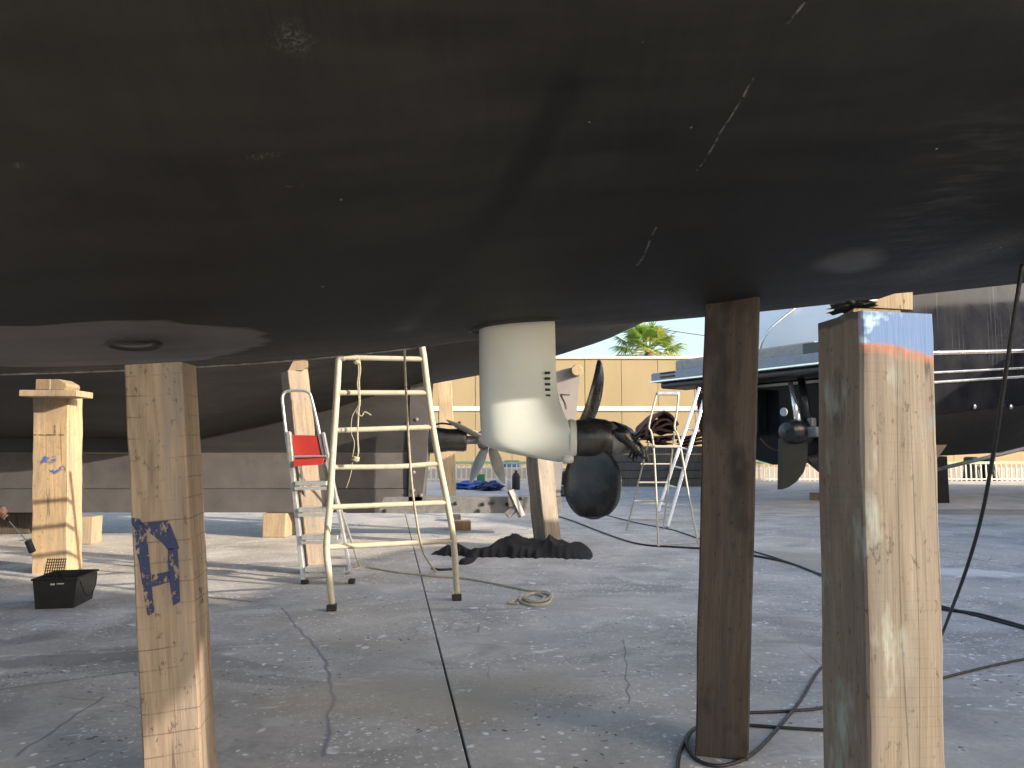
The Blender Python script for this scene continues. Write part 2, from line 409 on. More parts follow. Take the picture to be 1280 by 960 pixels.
def hull_mat():
    g = NT('black_antifouling'); v = g.coord('World'); X, Y, Z = g.xyz(v)
    br = g.noise(g.map(g.warp(v, 1.0, 0.25), (1.2, 9, 9), (0, 0, 0), (0, 0, 0.55)), 1.0, 6, 0.65)
    br2 = g.noise(g.map(v, (26, 3, 3)), 1.0, 4, 0.6); big = g.noise(v, 0.8, 4, 0.6, 0.4); fine = g.noise(v, 90, 4, 0.6)
    f = g.math('ADD', g.math('MULTIPLY', br, 0.5), g.math('ADD', g.math('MULTIPLY', br2, 0.2), g.math('MULTIPLY', big, 0.4)))
    c = g.mix(g.ramp(f, 0.40, 0.72), (0.0075, 0.0077, 0.0078), (0.0225, 0.0225, 0.0222))
    ro = g.ramp(f, 0.4, 0.7, 0.50, 0.68)
    # patch of grey primer around the through-hull fitting
    pc = hull_hit(130, 432); m = g.n('ShaderNodeMapping', vector_type='TEXTURE'); g.l(g.warp(v, 3.0, 0.18), m.inputs[0])
    m.inputs['Location'].default_value = (pc.x - 0.12, pc.y + 0.06, 0); m.inputs['Scale'].default_value = (0.66, 0.34, 1)
    ln = g.n('ShaderNodeVectorMath', operation='LENGTH'); mm = g.n('ShaderNodeVectorMath', operation='MULTIPLY'); g.l(m.outputs[0], mm.inputs[0]); mm.inputs[1].default_value = (1, 1, 0); g.l(mm.outputs[0], ln.inputs[0])
    pm = g.ramp(g.math('ADD', ln.outputs['Value'], g.math('MULTIPLY', g.noise(g.map(v, (2, 14, 2)), 1.0, 5, 0.7), 0.35)), 1.10, 1.15, 0.9, 0)
    c = g.mix(pm, c, (0.088, 0.083, 0.084)); ro = g.math('ADD', ro, g.math('MULTIPLY', pm, -0.08))
    # darker streak running up from the drive leg
    a, b = hull_hit(500, 415), hull_hit(720, 90)
    s1 = line_mask(g, v, a, b, 0.075, 0.02, 0.05)
    c = g.mix(g.math('MULTIPLY', s1, 0.55), c, (0.0045, 0.0045, 0.005)); ro = g.math('SUBTRACT', ro, g.math('MULTIPLY', s1, 0.12))
    # broad band of dry brush marks, worn grey, towards the stern
    a, b = hull_hit(930, 395), hull_hit(1270, 130)
    s2 = line_mask(g, v, a, b, 0.34, 0.10, 0.12, 2.0)
    dry = g.noise(g.map(g.warp(v, 2.0, 0.1), (5, 34, 5), (0, 0, 0), (0, 0, -math.atan2(b.y - a.y, b.x - a.x))), 1.0, 4, 0.7)
    c = g.mix(g.math('MULTIPLY', s2, g.ramp(dry, 0.46, 0.66, 0, 0.6)), c, (0.048, 0.048, 0.046))
    p_ = hull_hit(1235, 315); sheen = line_mask(g, v, hull_hit(1120, 350), hull_hit(1290, 290), 0.22, 0.08, 0.08, 4.0)
    c = g.mix(g.math('MULTIPLY', sheen, g.ramp(g.noise(v, 70, 4, 0.8), 0.36, 0.62, 0.15, 0.75)), c, (0.085, 0.084, 0.080))  # reflected sheen low on the right, painted as a pale speckled band
    # pale scratches
    for (x0, y0, x1, y1, wd, am) in ((1003, 0, 985, 26, 0.004, .8), (943, 95, 872, 212, 0.004, .65), (822, 284, 795, 335, 0.005, .55), (700, 100, 682, 124, 0.016, 0)):
        p, q = hull_hit(x0, y0), hull_hit(x1, y1)
        s_ = line_mask(g, v, p, q, wd, wd * 0.5, 0.02, 9.0)
        s_ = g.math('MULTIPLY', s_, g.ramp(g.noise(v, 40, 4, 0.7), 0.40, 0.58))
        c = g.mix(g.math('MULTIPLY', s_, am), c, (0.22, 0.21, 0.20))
    # chalky scuffs
    for (x, y, rx, ry, am) in ((365, 42, 0.055, 0.04, .6), (330, 192, 0.07, 0.014, .5), (365, 230, 0.04, 0.008, .4), (22, 205, 0.02, 0.012, .6)):
        p = hull_hit(x, y); M = g.n('ShaderNodeMapping', vector_type='TEXTURE'); g.l(g.warp(v, 12, 0.03), M.inputs[0])
        M.inputs['Location'].default_value = (p.x, p.y, 0); M.inputs['Scale'].default_value = (rx, ry, 1)
        k = g.n('ShaderNodeVectorMath', operation='MULTIPLY'); g.l(M.outputs[0], k.inputs[0]); k.inputs[1].default_value = (1, 1, 0)
        L = g.n('ShaderNodeVectorMath', operation='LENGTH'); g.l(k.outputs[0], L.inputs[0])
        s_ = g.math('MULTIPLY', g.ramp(g.math('ADD', L.outputs['Value'], g.math('MULTIPLY', g.noise(v, 30, 4, 0.7), 1.2)), 0.7, 1.6, am, 0), g.ramp(g.noise(g.map(v, (1, 1, 1)), 120, 4, 0.75), 0.47, 0.66))
        c = g.mix(s_, c, (0.13, 0.125, 0.12))
    # tiny chips of old white paint
    d = g.voro(g.warp(v, 30, 0.02), 9)
    chip = g.math('MULTIPLY', g.ramp(d, 0.028, 0.04, 0.8, 0), g.ramp(g.noise(v, 2.1, 2), 0.50, 0.56))
    c = g.mix(chip, c, (0.33, 0.33, 0.31))
    # orange-brown flaking along the keel line at the left
    fl = g.math('MULTIPLY', g.box(X, Z, -3.2, -1.62, 1.40, 1.512, 0.006), g.ramp(g.noise(v, 60, 4, 0.7), 0.5, 0.56))
    fl = g.math('MULTIPLY', fl, g.ramp(Y, 2.95, 3.02))
    c = g.mix(fl, c, (0.42, 0.22, 0.12))
    # polished spot near the prop block, warm reflection of the post painted in
    p = hull_hit(1062, 328); M = g.n('ShaderNodeMapping', vector_type='TEXTURE'); g.l(g.warp(v, 6, 0.05), M.inputs[0])
    M.inputs['Location'].default_value = (p.x, p.y, 0); M.inputs['Rotation'].default_value = (0, 0, 0.6); M.inputs['Scale'].default_value = (0.15, 0.10, 1)
    k = g.n('ShaderNodeVectorMath', operation='MULTIPLY'); g.l(M.outputs[0], k.inputs[0]); k.inputs[1].default_value = (1, 1, 0)
    L = g.n('ShaderNodeVectorMath', operation='LENGTH'); g.l(k.outputs[0], L.inputs[0])
    sp = g.ramp(L.outputs['Value'], 0.55, 1.15, 1, 0)
    ro = g.math('SUBTRACT', ro, g.math('MULTIPLY', sp, 0.22))
    c = g.mix(g.math('MULTIPLY', sp, 0.6), c, (0.075, 0.066, 0.052))
    g.b.inputs['Specular IOR Level'].default_value = 0.22
    g.color(c); g.rough(ro); g.bump(g.math('ADD', g.math('MULTIPLY', br2, 0.6), g.math('MULTIPLY', fine, 0.25)), 0.14, 0.01)
    return g.m
yacht = tag(empty('sailing_yacht', (0, YC, 0)), 'huge black hull of the sailing yacht propped up overhead on timber posts', 'yacht')
def rel(mb, o): # vertices given in world -> parent space of an unrotated empty
    p = Vector(o.location); mb.v = [tuple(Vector(v) - p) for v in mb.v]; return mb
HULL = hull_mat()
hull = rel(hb, yacht).build('hull', HULL, yacht, smooth=True, angle=R(50))
# pale strip: scraped keel edge at left, rim light painted in farther right
kb = MB(); ring = []
for i in range(120):
    X = lerp(-3.2, -0.42, i / 119); Y = YC + 0.33 - 0.02 * (X + 1)
    ring.append((X, Y, hull_z(X, Y) - 0.004))
kb.tube(ring, 0.0045, 6)
tag(rel(kb, yacht).build('keel_rim_strip', plain('keel_edge_rim_light', (0.30, 0.29, 0.27), 0.5, 0, 0.5, 25), yacht, smooth=True), 'thin pale strip of scraped keel edge and painted rim light')
# fin keel and rudder, out at the two ends
fk = MB(); fk.grid([[Vector((x, YC + t * math.sin(math.pi * min(1, s_ * 1.0)) ** 0.6 * (1 if q == 0 else -1), z)) for q in (0, 1) for s_, x in (((k / 10) if q == 0 else (1 - k / 10), lerp(a, b, (k / 10) if q == 0 else (1 - k / 10))) for k in range(11))] for z, a, b, t in ((0.33, -6.9, -4.6, 0.30), (0.7, -7.0, -4.7, 0.20), (1.75, -7.2, -4.8, 0.14))], closed=True)
fk.f.append(tuple(range(22)))
rel(fk, yacht).build('fin_keel', HULL, yacht, smooth=True, angle=R(40))
rd = MB(); rd.grid([[Vector((x, YC + t * math.sin(math.pi * s_) ** 0.6 * (1 if q == 0 else -1), z)) for q in (0, 1) for s_, x in (((k / 8) if q == 0 else (1 - k / 8), lerp(a, b, (k / 8) if q == 0 else (1 - k / 8))) for k in range(9))] for z, a, b, t in ((0.25, 2.25, 2.6, 0.03), (1.2, 2.15, 2.65, 0.05), (2.3, 2.1, 2.7, 0.06))], closed=True)
rd.f.append(tuple(range(18)))
rel(rd, yacht).build('rudder', HULL, yacht, smooth=True, angle=R(40))
# oval through-hull fitting
p = hull_hit(168, 430)
nx = Vector((-(hull_z(p.x + .05, p.y) - hull_z(p.x - .05, p.y)) / .1, -(hull_z(p.x, p.y + .05) - hull_z(p.x, p.y - .05)) / .1, 1)).normalized()
Q = nx.to_track_quat('Z', 'X').to_matrix()
ex = Vector((1, 0, 0)); ex = (ex - nx * ex.dot(nx)).normalized(); ey = nx.cross(ex)
def oval(a, b, h, n=28, wob=0.0, sh=0.0):
    return [p + ex * (a * math.cos(2 * math.pi * k / n) * (1 + wob * random.uniform(-1, 1)) + sh) + ey * b * math.sin(2 * math.pi * k / n) * (1 + wob * random.uniform(-1, 1)) - nx * h for k in range(n)]
fb = MB(); fb.grid([oval(.098, .085, -.01, wob=.06), oval(.095, .08, .005, wob=.06), oval(.086, .068, .009, wob=.04), oval(.078, .056, .002), oval(.074, .052, -0.02)], closed=True)
fit = rel(fb, yacht).build('through_hull_fitting', RUBBER, yacht, smooth=True)
tag(fit, 'oval black fitting with sealant round its rim')
fb = MB(); rws = [oval(.077, .055, -0.006), oval(.055, .04, .003), oval(.035, .022, .006), oval(.008, .006, .007)]; fb.grid(rws, closed=True); fb.f.append(tuple(range(84, 112)))
rel(fb, yacht).build('fitting_cover', BLACKPAINT, fit, smooth=True)

# ---- sail drive leg
YL = 2.9
LEGM = NT('cream_gelcoat'); _v = LEGM.coord('World')
_c = LEGM.mix(LEGM.ramp(LEGM.noise(_v, 5, 5), 0.35, 0.7), (0.455, 0.475, 0.445), (0.50, 0.52, 0.485))
_c = LEGM.mix(LEGM.ramp(LEGM.noise(LEGM.map(_v, (18, 18, 3)), 1.0, 5, 0.7), 0.62, 0.74, 0, 0.35), _c, (0.42, 0.39, 0.31))
LEGM.color(_c); LEGM.rough(0.34); LEGM = LEGM.m
def LX(px): return (px - 640) / FPX * YL * 1.004
def LZ(py): return at(640, py, YL).z
leg_rows = []
# py, front px, back px, half thickness
prof_leg = [(396, 598.5, 694, .060), (430, 598.5, 694.5, .060), (470, 599, 695, .061), (500, 599.5, 698, .064), (515, 600, 703, .067), (530, 600.5, 709, .070), (540, 601.5, 711, .072), (548, 602.5, 711, .072), (553, 604.5, 711, .071), (558, 609, 711, .067), (562, 618, 711, .062), (566.5, 636, 711, .053), (571, 660, 711, .040), (575, 682, 711, .025), (577.5, 698, 710, .010)]
for (py, xa, xb, th) in prof_leg:
    a, b, z = LX(xa), LX(xb), LZ(py); ring = []
    n = 20
    blunt = 0.0 if py < 480 else min(1.0, (py - 480) / 60)
    def tk(s):  # foil thickness, blunt tail where the gear case begins
        foil = 2.6 * (0.2969 * math.sqrt(s) - 0.126 * s - 0.3516 * s * s + 0.2843 * s ** 3 - 0.1015 * s ** 4) / 0.26
        full = min(1.0, max(0, foil)) if s < 0.30 else 1.0
        return lerp(min(1, foil), full, blunt) if s >= .30 else min(1, foil)
    ss = [0.5 * (1 - math.cos(math.pi * k / n)) for k in range(n + 1)]
    for s_ in ss: ring.append(Vector((lerp(a, b, s_), YL - th * tk(s_), z)))
    for s_ in reversed(ss[1:-1] if blunt < 0.01 else ss[1:]): ring.append(Vector((lerp(a, b, s_), YL + th * tk(s_), z)))
    if blunt < 0.01: ring.insert(n + 1, Vector((b, YL + th * tk(1.0), z)))
    leg_rows.append(ring)
lb = MB(); lb.grid(leg_rows, closed=True); m_ = len(leg_rows[0]); lb.f.append(tuple(range((len(leg_rows) - 1) * m_, len(leg_rows) * m_)))
leg = rel(lb, yacht).build('sail_drive_leg', LEGM, yacht, smooth=True, angle=R(42))
tag(leg, 'cream painted sail drive leg hanging below the black hull')
# aft ring of the gear case
HZ = LZ(549); HY = YL
gr = MB(); gr.lathe([(0.072, 0), (0.0775, .004), (0.0775, .018), (0.075, .028), (0.066, .034)], (LX(709.5), HY, HZ), 'X', 32)
rel(gr, yacht).build('gear_case_ring', LEGM, leg, smooth=True, angle=R(40))
an = MB(); an.lathe([(0.004, -.024), (0.016, -.02), (0.0185, -.005), (0.0185, .015), (0.012, .02)], (LX(709), HY - 0.035, LZ(573.5)), 'X', 16)
rel(an, yacht).build('drain_plug', LEGM, leg, smooth=True)
# water intake slots
for k, py in enumerate((467, 474, 481, 488, 495)):
    sl = MB(); zz = LZ(py); yy = YL - 0.030
    X_ = LX(684)
    sl.tube([(X_ - .009, yy - 0.0015, zz), (X_ - .004, yy + .0005, zz), (X_ + .004, yy + .0015, zz), (X_ + .009, yy + 0.0035, zz)], 0.0062, 10, squash=(1, 0.8))
    rel(sl, yacht).build('intake_slot', RUBBER, leg, smooth=True)
bz = MB(); bz.tube([(LX(700), YL - .022, LZ(494)), (LX(705), YL - .04, LZ(505)), (LX(706), YL - .052, LZ(512))], .0035, 8); bz.tube([(LX(700), YL - .02, LZ(494)), (LX(712), YL - .02, LZ(494))], .003, 8)
rel(bz, yacht).build('vent_pipe', STEEL, leg, smooth=True)
# dark seal round the top of the leg
zt = hull_z(LX(645), YL)
se = MB(); prev = []
for (a, b, h) in ((.186, .125, .02), (.184, .122, -.003), (.176, .112, -.006), (.166, .100, -.002), (.156, .092, .03)):
    prev.append([Vector((LX(643) + a * math.cos(q), YL + b * math.sin(q), zc_s(LX(643) + a * math.cos(q)) + h)) for q in [2 * math.pi * k / 40 for k in range(40)]])
se.grid(prev, closed=True)
rel(se, yacht).build('rubber_seal', RUBBER, leg, smooth=True)
# ---- propeller
PROPM = NT('dark_bronze_antifouled'); _v = PROPM.coord('World')
_c = PROPM.mix(PROPM.ramp(PROPM.noise(_v, 14, 5, 0.6), 0.35, 0.7), (0.018, 0.018, 0.019), (0.045, 0.044, 0.042))
_c = PROPM.mix(PROPM.ramp(PROPM.noise(_v, 7, 4, 0.6, 0.5), 0.55, 0.72, 0, 0.6), _c, (0.10, 0.085, 0.055))
PROPM.color(_c); PROPM.rough(PROPM.ramp(PROPM.noise(_v, 20, 4), 0.3, 0.7, 0.16, 0.36)); PROPM.b.inputs['Metallic'].default_value = 0.25; PROPM = PROPM.m
hubc = Vector((LX(719), HY, HZ))
prop_o = empty('propeller'); prop_o.parent = yacht; prop_o.location = hubc - Vector(yacht.location)
def relp(mb): mb.v = [tuple(Vector(v) - hubc) for v in mb.v]; return mb
hu = MB(); hu.lathe([(0.060, -.004), (0.076, .004), (0.080, .03), (0.083, .07), (0.078, .115), (0.070, .135)], hubc, 'X', 32)
relp(hu).build('hub', PROPM, prop_o, smooth=True, angle=R(40))
hu = MB(); hu.lathe([(0.069, .136), (0.0705, .139), (0.066, .165), (0.056, .195), (0.040, .222), (0.018, .236), (0.004, .24)], hubc, 'X', 32)
relp(hu).build('hub_cone', plain('grey_zinc', (0.17, 0.17, 0.165), 0.45, 0.4, 0.2, 30), prop_o, smooth=True, angle=R(40))
def blade(root, span_dir, chord_dir, span, chord, th=0.012, bend=None, tipw=0.3, sweep=0.0, shape=None):
    """solid blade: oval planform, cambered, bent along `bend`"""
    n_dir = span_dir.cross(chord_dir).normalized(); rows = []
    ns, nc = 18, 10
    for i in range(ns + 1):
        s_ = i / ns
        wdt = chord * (shape(s_) if shape else max(0.02, math.sin(math.pi * (0.12 + 0.88 * s_)) ** 0.62))
        cen = root + span_dir * span * s_ + (bend(s_) if bend else Vector()) + chord_dir * sweep * s_ * s_
        up, lo = [], []
        for k in range(nc + 1):
            q = k / nc - 0.5
            t = th * (1 - 0.7 * s_) * math.sqrt(max(0.0, 1 - (2 * q) ** 2)) * 0.5 + 0.0008
            cam_ = -0.10 * wdt * (1 - (2 * q) ** 2)
            b_ = cen + chord_dir * q * wdt + n_dir * cam_
            up.append(b_ + n_dir * t); lo.append(b_ - n_dir * t)
        rows.append(up + lo[::-1])
    mb = MB(); mb.grid(rows, closed=True); L = len(rows[0]); mb.f.append(tuple(range(L))); mb.f.append(tuple(range(ns * L, (ns + 1) * L)))
    return mb
# lower blade, broad face towards the viewer
rt = hubc + Vector((0.052, -0.045, -0.035))
b1 = blade(rt, Vector((0.02, -0.30, -0.95)).normalized(), Vector((0.97, -0.22, 0.09)).normalized(), 0.275, 0.222, 0.016, shape=lambda s: max(0.03, math.sqrt(max(0, 1 - ((s - 0.50) / 0.502) ** 2)) ** 0.85))
relp(b1).build('blade', PROPM, prop_o, smooth=True)
# upper blade, seen on its edge and swept aft
rt = hubc + Vector((0.025, 0.02, 0.04))
b2 = blade(rt, Vector((0.0, 0.25, 0.97)).normalized(), Vector((0.24, 0.93, -0.26)).normalized(), 0.29, 0.17, 0.040, bend=lambda s: Vector((0.088 * math.sin(s * 1.45) ** 0.8 - .008, 0, 0)), shape=lambda s: max(0.03, math.sqrt(max(0, 1 - ((s - 0.45) / 0.552) ** 2))))
relp(b2).build('blade', PROPM, prop_o, smooth=True)
rt = hubc + Vector((0.045, 0.06, -0.01))
b3 = blade(rt, Vector((0.05, 0.93, -0.36)).normalized(), Vector((0.75, 0.2, 0.6)).normalized(), 0.28, 0.20, 0.016, shape=lambda s: max(0.03, math.sqrt(max(0, 1 - ((s - 0.45) / 0.552) ** 2))))
relp(b3).build('blade', PROPM, prop_o, smooth=True)
# black plastic bag/glove tied on the end of the cone
def lump(c, axes, n=26, m=16, amp=0.25, freq=9, seed=0.0, fold=0.0):
    rows = []
    for i in range(m + 1):
        th = math.pi * i / m; ring = []
        for k in range(n):
            q = 2 * math.pi * k / n
            d = Vector((math.sin(th) * math.cos(q), math.sin(th) * math.sin(q), math.cos(th)))
            r_ = 1 + amp * noise.noise(d * freq * 0.3 + Vector((seed, 0, 0))) + fold * noise.noise(d * freq + Vector((0, seed, 0)))
            ring.append(Vector(c) + axes @ (d * r_))
        rows.append(ring)
    mb = MB(); mb.grid(rows, closed=True); mb.f.append(tuple(range(n))); mb.f.append(tuple(range(m * n, (m + 1) * n))); return mb
GLOSSBAG = plain('black_glove_rubber', (0.012, 0.012, 0.013), 0.25, 0, 0.3, 20, 0.2)
def basis(xa, s): # matrix whose X axis is xa with scales s
    xa = Vector(xa).normalized(); y = Vector((0, 1, 0)); z = xa.cross(y).normalized(); y = z.cross(xa)
    return Matrix((xa * s[0], y * s[1], z * s[2])).transposed()
gl_c = Vector((LX(781), HY - 0.03, LZ(549)))
glove = tag(empty('rubber_glove', gl_c), 'crumpled black rubber glove hanging on the tip of the propeller', 'glove')
def relg(mb): mb.v = [tuple(Vector(v) - gl_c) for v in mb.v]; return mb
relg(lump(gl_c, basis((0.75, 0, -0.62), (0.075, 0.05, 0.038)), amp=0.55, freq=4, seed=3, fold=0.10)).build('palm', GLOSSBAG, glove, smooth=True)
for (dx, px_, py_, r_) in ((0.0, 806, 577, .012), (-0.015, 800, 573, .012), (0.012, 789, 578, .011), (-0.01, 783, 573, .010), (0.0, 796, 541, .009)):
    e = Vector((LX(px_), HY - 0.045 + dx, LZ(py_))); st = gl_c + Vector((0.02, dx, -0.005))
    mbf = MB(); mbf.tube(smooth_path([st, (st + e) / 2 + Vector((0.012, 0, 0.004)), e]), [r_ * 1.15 - 0.004 * k / 12 for k in range(13)], 8)
    relg(mbf).build('finger', GLOSSBAG, glove, smooth=True)

# ================================================================== TIMBER PROPS
def frame_of(base, top, yaw):
    z = (Vector(top) - Vector(base)).normalized()
    q = Vector((0, 0, 1)).rotation_difference(z)
    return q @ Quaternion((0, 0, 1), yaw), (Vector(top) - Vector(base)).length
def timber(name, base, top, w_, d_, yaw, mat, label, cat='post', group=None, rough=0.004, parent=None, slope=(0, 0)):
    q, L = frame_of(base, top, yaw); n = max(4, int(L / 0.06)); rows = []
    sd = random.uniform(0, 90)
    ch = 0.006
    for i in range(n + 1):
        h = L * i / n; ring = []
        for (a, b) in ((-1, -1), (1, -1), (1, 1), (-1, 1)):
            cx_, cy_ = a * w_ / 2, b * d_ / 2
            wob = rough * Vector((noise.noise(Vector((a * 3 + sd, b * 5, h * 3))), noise.noise(Vector((a * 7, b * 2 + sd, h * 3)))))
            c_ = ch * (1 + 0.9 * noise.noise(Vector((a * 4 + sd, b * 9, h * 9))))
            pts = [(cx_ - a * c_, cy_), (cx_, cy_ - b * c_)] if a * b > 0 else [(cx_, cy_ - b * c_), (cx_ - a * c_, cy_)]
            if (a, b) in ((-1, -1), (1, 1)): pts = [(cx_, cy_ - b * c_), (cx_ - a * c_, cy_)]
            else: pts = [(cx_ - a * c_, cy_), (cx_, cy_ - b * c_)]
            for (x, y) in pts:
                hh = h + (slope[0] * x + slope[1] * y if i == n else 0)
                ring.append((x + wob[0], y + wob[1], hh))
        rows.append(ring)
    mb = MB(); mb.grid(rows, closed=True); mb.f.append(tuple(range(8))); mb.f.append(tuple(range(n * 8, n * 8 + 8)))
    o = mb.build(name, mat); o.rotation_mode = 'QUATERNION'; o.location = base; o.rotation_quaternion = q
    tag(o, label, cat, group)
    return o
def ground_ext(p0, p1, z=0.0): # extend line p0(top)->p1 to z
    t = (z - p0.z) / (p1.z - p0.z); return p0 + (p1 - p0) * t
def decal(parent, polys, mat, y, name='paint_mark', axis='front'):
    mb = MB()
    for poly in polys:
        mb.add([(x, y, z) for x, z in poly] if axis == 'front' else [(y, x, z) for x, z in poly], [tuple(range(len(poly)))])
    o = mb.build(name, mat, parent); return o
def paint_mat(name, col, cov=0.55):
    g = NT(name); v = g.coord('World'); g.color(g.mix(g.noise(v, 30, 4), tuple(x * .7 for x in col), tuple(x * 1.25 for x in col))); g.rough(0.7)
    tr = g.n('ShaderNodeBsdfTransparent'); mx = g.n('ShaderNodeMixShader')
    a = g.ramp(g.noise(g.map(v, (1, 1, 0.6)), 42, 6, 0.75), cov - 0.05, cov + 0.03, 1, 0)
    g.l(a, mx.inputs[0]); g.l(tr.outputs[0], mx.inputs[1]); g.l(g.b.outputs[0], mx.inputs[2]); g.l(mx.outputs[0], g.out.inputs[0])
    return g.m
BLUEPAINT = paint_mat('dark_blue_paint', (0.012, 0.022, 0.075), 0.57)
LBLUEPAINT = paint_mat('blue_chalk', (0.06, 0.12, 0.42), 0.50)
INK = paint_mat('black_marker', (0.02, 0.02, 0.025), 0.55)

W_LEFT = wood('weathered_fir_left', (0.31, 0.225, 0.145), (0.15, 0.098, 0.058), saw=0.75, saw_n=14.5, seed=1.3)
W_DARK = wood('dark_wet_timber', (0.105, 0.071, 0.046), (0.040, 0.026, 0.018), stain=(0.016, 0.012, 0.009), stain_amt=0.9, seed=4.1, crack=0.35)
def near_paint(g, o, c):
    X, Y, Z = g.xyz(o); n1 = g.noise(g.map(o, (9, 9, 9)), 1.0, 5, 0.7); n2 = g.noise(g.map(o, (34, 34, 34)), 1.0, 4, 0.7)
    front = g.ramp(Y, -0.085, -0.095)
    edge = g.math('ADD', g.math('ADD', Z, g.math('MULTIPLY', n1, 0.05)), g.math('MULTIPLY', X, 0.14))
    T = NEAR_L
    red = g.math('MULTIPLY', g.ramp(edge, T - 0.093, T - 0.062), g.ramp(n2, 0.35, 0.6, 0.3, 1))
    c = g.mix(g.math('MULTIPLY', red, g.math('MULTIPLY', front, 0.85)), c, (0.50, 0.14, 0.055))
    blu = g.ramp(edge, T - 0.070, T - 0.060)
    c = g.mix(g.math('MULTIPLY', blu, g.math('MULTIPLY', front, 0.95)), c, (0.10, 0.19, 0.37))
    wh = g.math('MULTIPLY', g.ramp(n1, 0.50, 0.58), g.ramp(X, 0.06, -0.05))
    c = g.mix(g.math('MULTIPLY', g.math('MULTIPLY', blu, front), g.math('MULTIPLY', wh, 0.8)), c, (0.45, 0.60, 0.62))
    side = g.math('MULTIPLY', g.ramp(edge, T - 0.012, T - 0.004), g.ramp(Y, -0.095, -0.085))
    c = g.mix(g.math('MULTIPLY', side, 0.85), c, (0.06, 0.06, 0.065))
    # smears of pale teal paint down the front
    sm_ = g.math('MULTIPLY', g.ramp(g.noise(g.map(o, (9, 9, 3.2), (3, 0, 1)), 1.0, 6, 0.7), 0.55, 0.68, 0, 0.55), g.ramp(X, 0.03, -0.03))
    c = g.mix(sm_, c, (0.36, 0.42, 0.39))
    c = g.mix(g.ramp(g.noise(g.map(o, (12, 12, 5), (9, 2, 4)), 1.0, 6, 0.7), 0.64, 0.70, 0, 0.6), c, (0.13, 0.22, 0.24))
    return c
nb0, nb1 = at(1090, 399, 1.88), at(1103, 960, 1.88)
NEAR_B = ground_ext(nb0, nb1); NEAR_T = nb0; NEAR_L = (NEAR_T - NEAR_B).length
W_NEAR = wood('pale_fir_near', (0.250, 0.193, 0.130), (0.135, 0.098, 0.064), saw=0.3, saw_n=46, seed=7.7, paint=near_paint, knots=0.5)
near_post = timber('timber_post', NEAR_B, NEAR_T, 0.195, 0.195, R(8), W_NEAR, 'nearest thick pale timber post with blue and orange paint on its top', group='posts under the black yacht')
l0, l1 = at(202, 457, 2.56), at(227, 960, 2.62)
left_post = timber('timber_post', ground_ext(l0, l1), l0, 0.184, 0.184, R(8), W_LEFT, 'weathered brown timber post with a dark blue painted letter A, under the oval fitting', group='posts under the black yacht')
d0, d1 = at(914.5, 374, 2.9), at(901, 944, 3.13)
dark_post = timber('timber_post', ground_ext(d0, d1), d0, 0.203, 0.20, R(-15), W_DARK, 'dark wet brown timber post with cable looped round its foot', group='posts under the black yacht')
# blue painted letter on the left post (face towards the viewer), traced as brush strokes
LL = (l0 - ground_ext(l0, l1)).length
def lp(px, py): # pixel on the face -> local x, z
    zt_ = at(px, py, lerp(2.47, 2.53, (py - 456) / 504))
    cxp = interp(py, [(460, 190), (960, 220)])
    return ((px - cxp) / FPX * lerp(2.47, 2.53, (py - 456) / 504) / 0.99, zt_.z * LL / l0.z)
decal(left_post, [[lp(*q) for q in poly] for poly in (
    [(168, 643), (178, 645), (186, 662), (190, 700), (194, 740), (197, 762), (189, 767), (184, 740), (178, 700), (170, 665)],
    [(177, 650), (211, 650), (218, 668), (224, 686), (212, 688), (203, 676), (194, 668)],
    [(211, 684), (222, 687), (224, 715), (226, 752), (218, 757), (214, 730), (211, 705)],
    [(193, 716), (213, 713), (214, 727), (193, 731)])], BLUEPAINT, -0.0940)
decal(left_post, [[(-0.02, .67), (-.012, .672), (-.022, .735), (-.03, .735)], [(0.0, .675), (.008, .677), (-.004, .735), (-.011, .733)]], INK, 0.0950, axis='side')
WEDGE = wood('cut_softwood', (0.46, 0.325, 0.165), (0.31, 0.195, 0.09), knots=0.3, crack=0.4, seed=9.2)
OCHRE = wood('ochre_softwood', (0.38, 0.25, 0.11), (0.26, 0.155, 0.06), knots=0.3, crack=0.4, seed=5.2)
# wedge, packing board and rag on the near post
def wedge(name, pts4, back, mat, label, cat='wedge'):
    mb = MB(); pts4 = [Vector(p_) for p_ in pts4]; o_ = pts4[0].copy(); mb.prism(pts4, back); return tag(mb.build(name, mat, origin=o_), label, cat)
yw = 1.83
wedge('wooden_wedge', [at(1072, 383, yw), at(1141, 387, yw), at(1141, 365, yw), at(1118, 367, yw)], (0.06, 0.17, 0.004), WEDGE, 'pale wooden wedge driven between the nearest post and the hull')
wedge('packing_board', [at(1066, 389.5, yw - .02), at(1126, 393.5, yw - .02), at(1126, 388, yw - .02), at(1068, 385, yw - .02)], (0.02, 0.15, 0.002), OCHRE, 'thin packing board lying on the nearest post top', 'board')
rag = lump(at(1066, 384.5, 1.86), Matrix.Diagonal((0.042, 0.06, 0.013)), amp=0.7, freq=9, seed=8, fold=0.35)
_o = at(1066, 384.5, 1.86)
tag(rag.build('rag', plain('black_rag', (0.014, 0.014, 0.015), 0.9, 0, 0.3, 40, 0.4), smooth=True, origin=_o), 'crumpled black rag squeezed on top of the nearest post', 'rag')

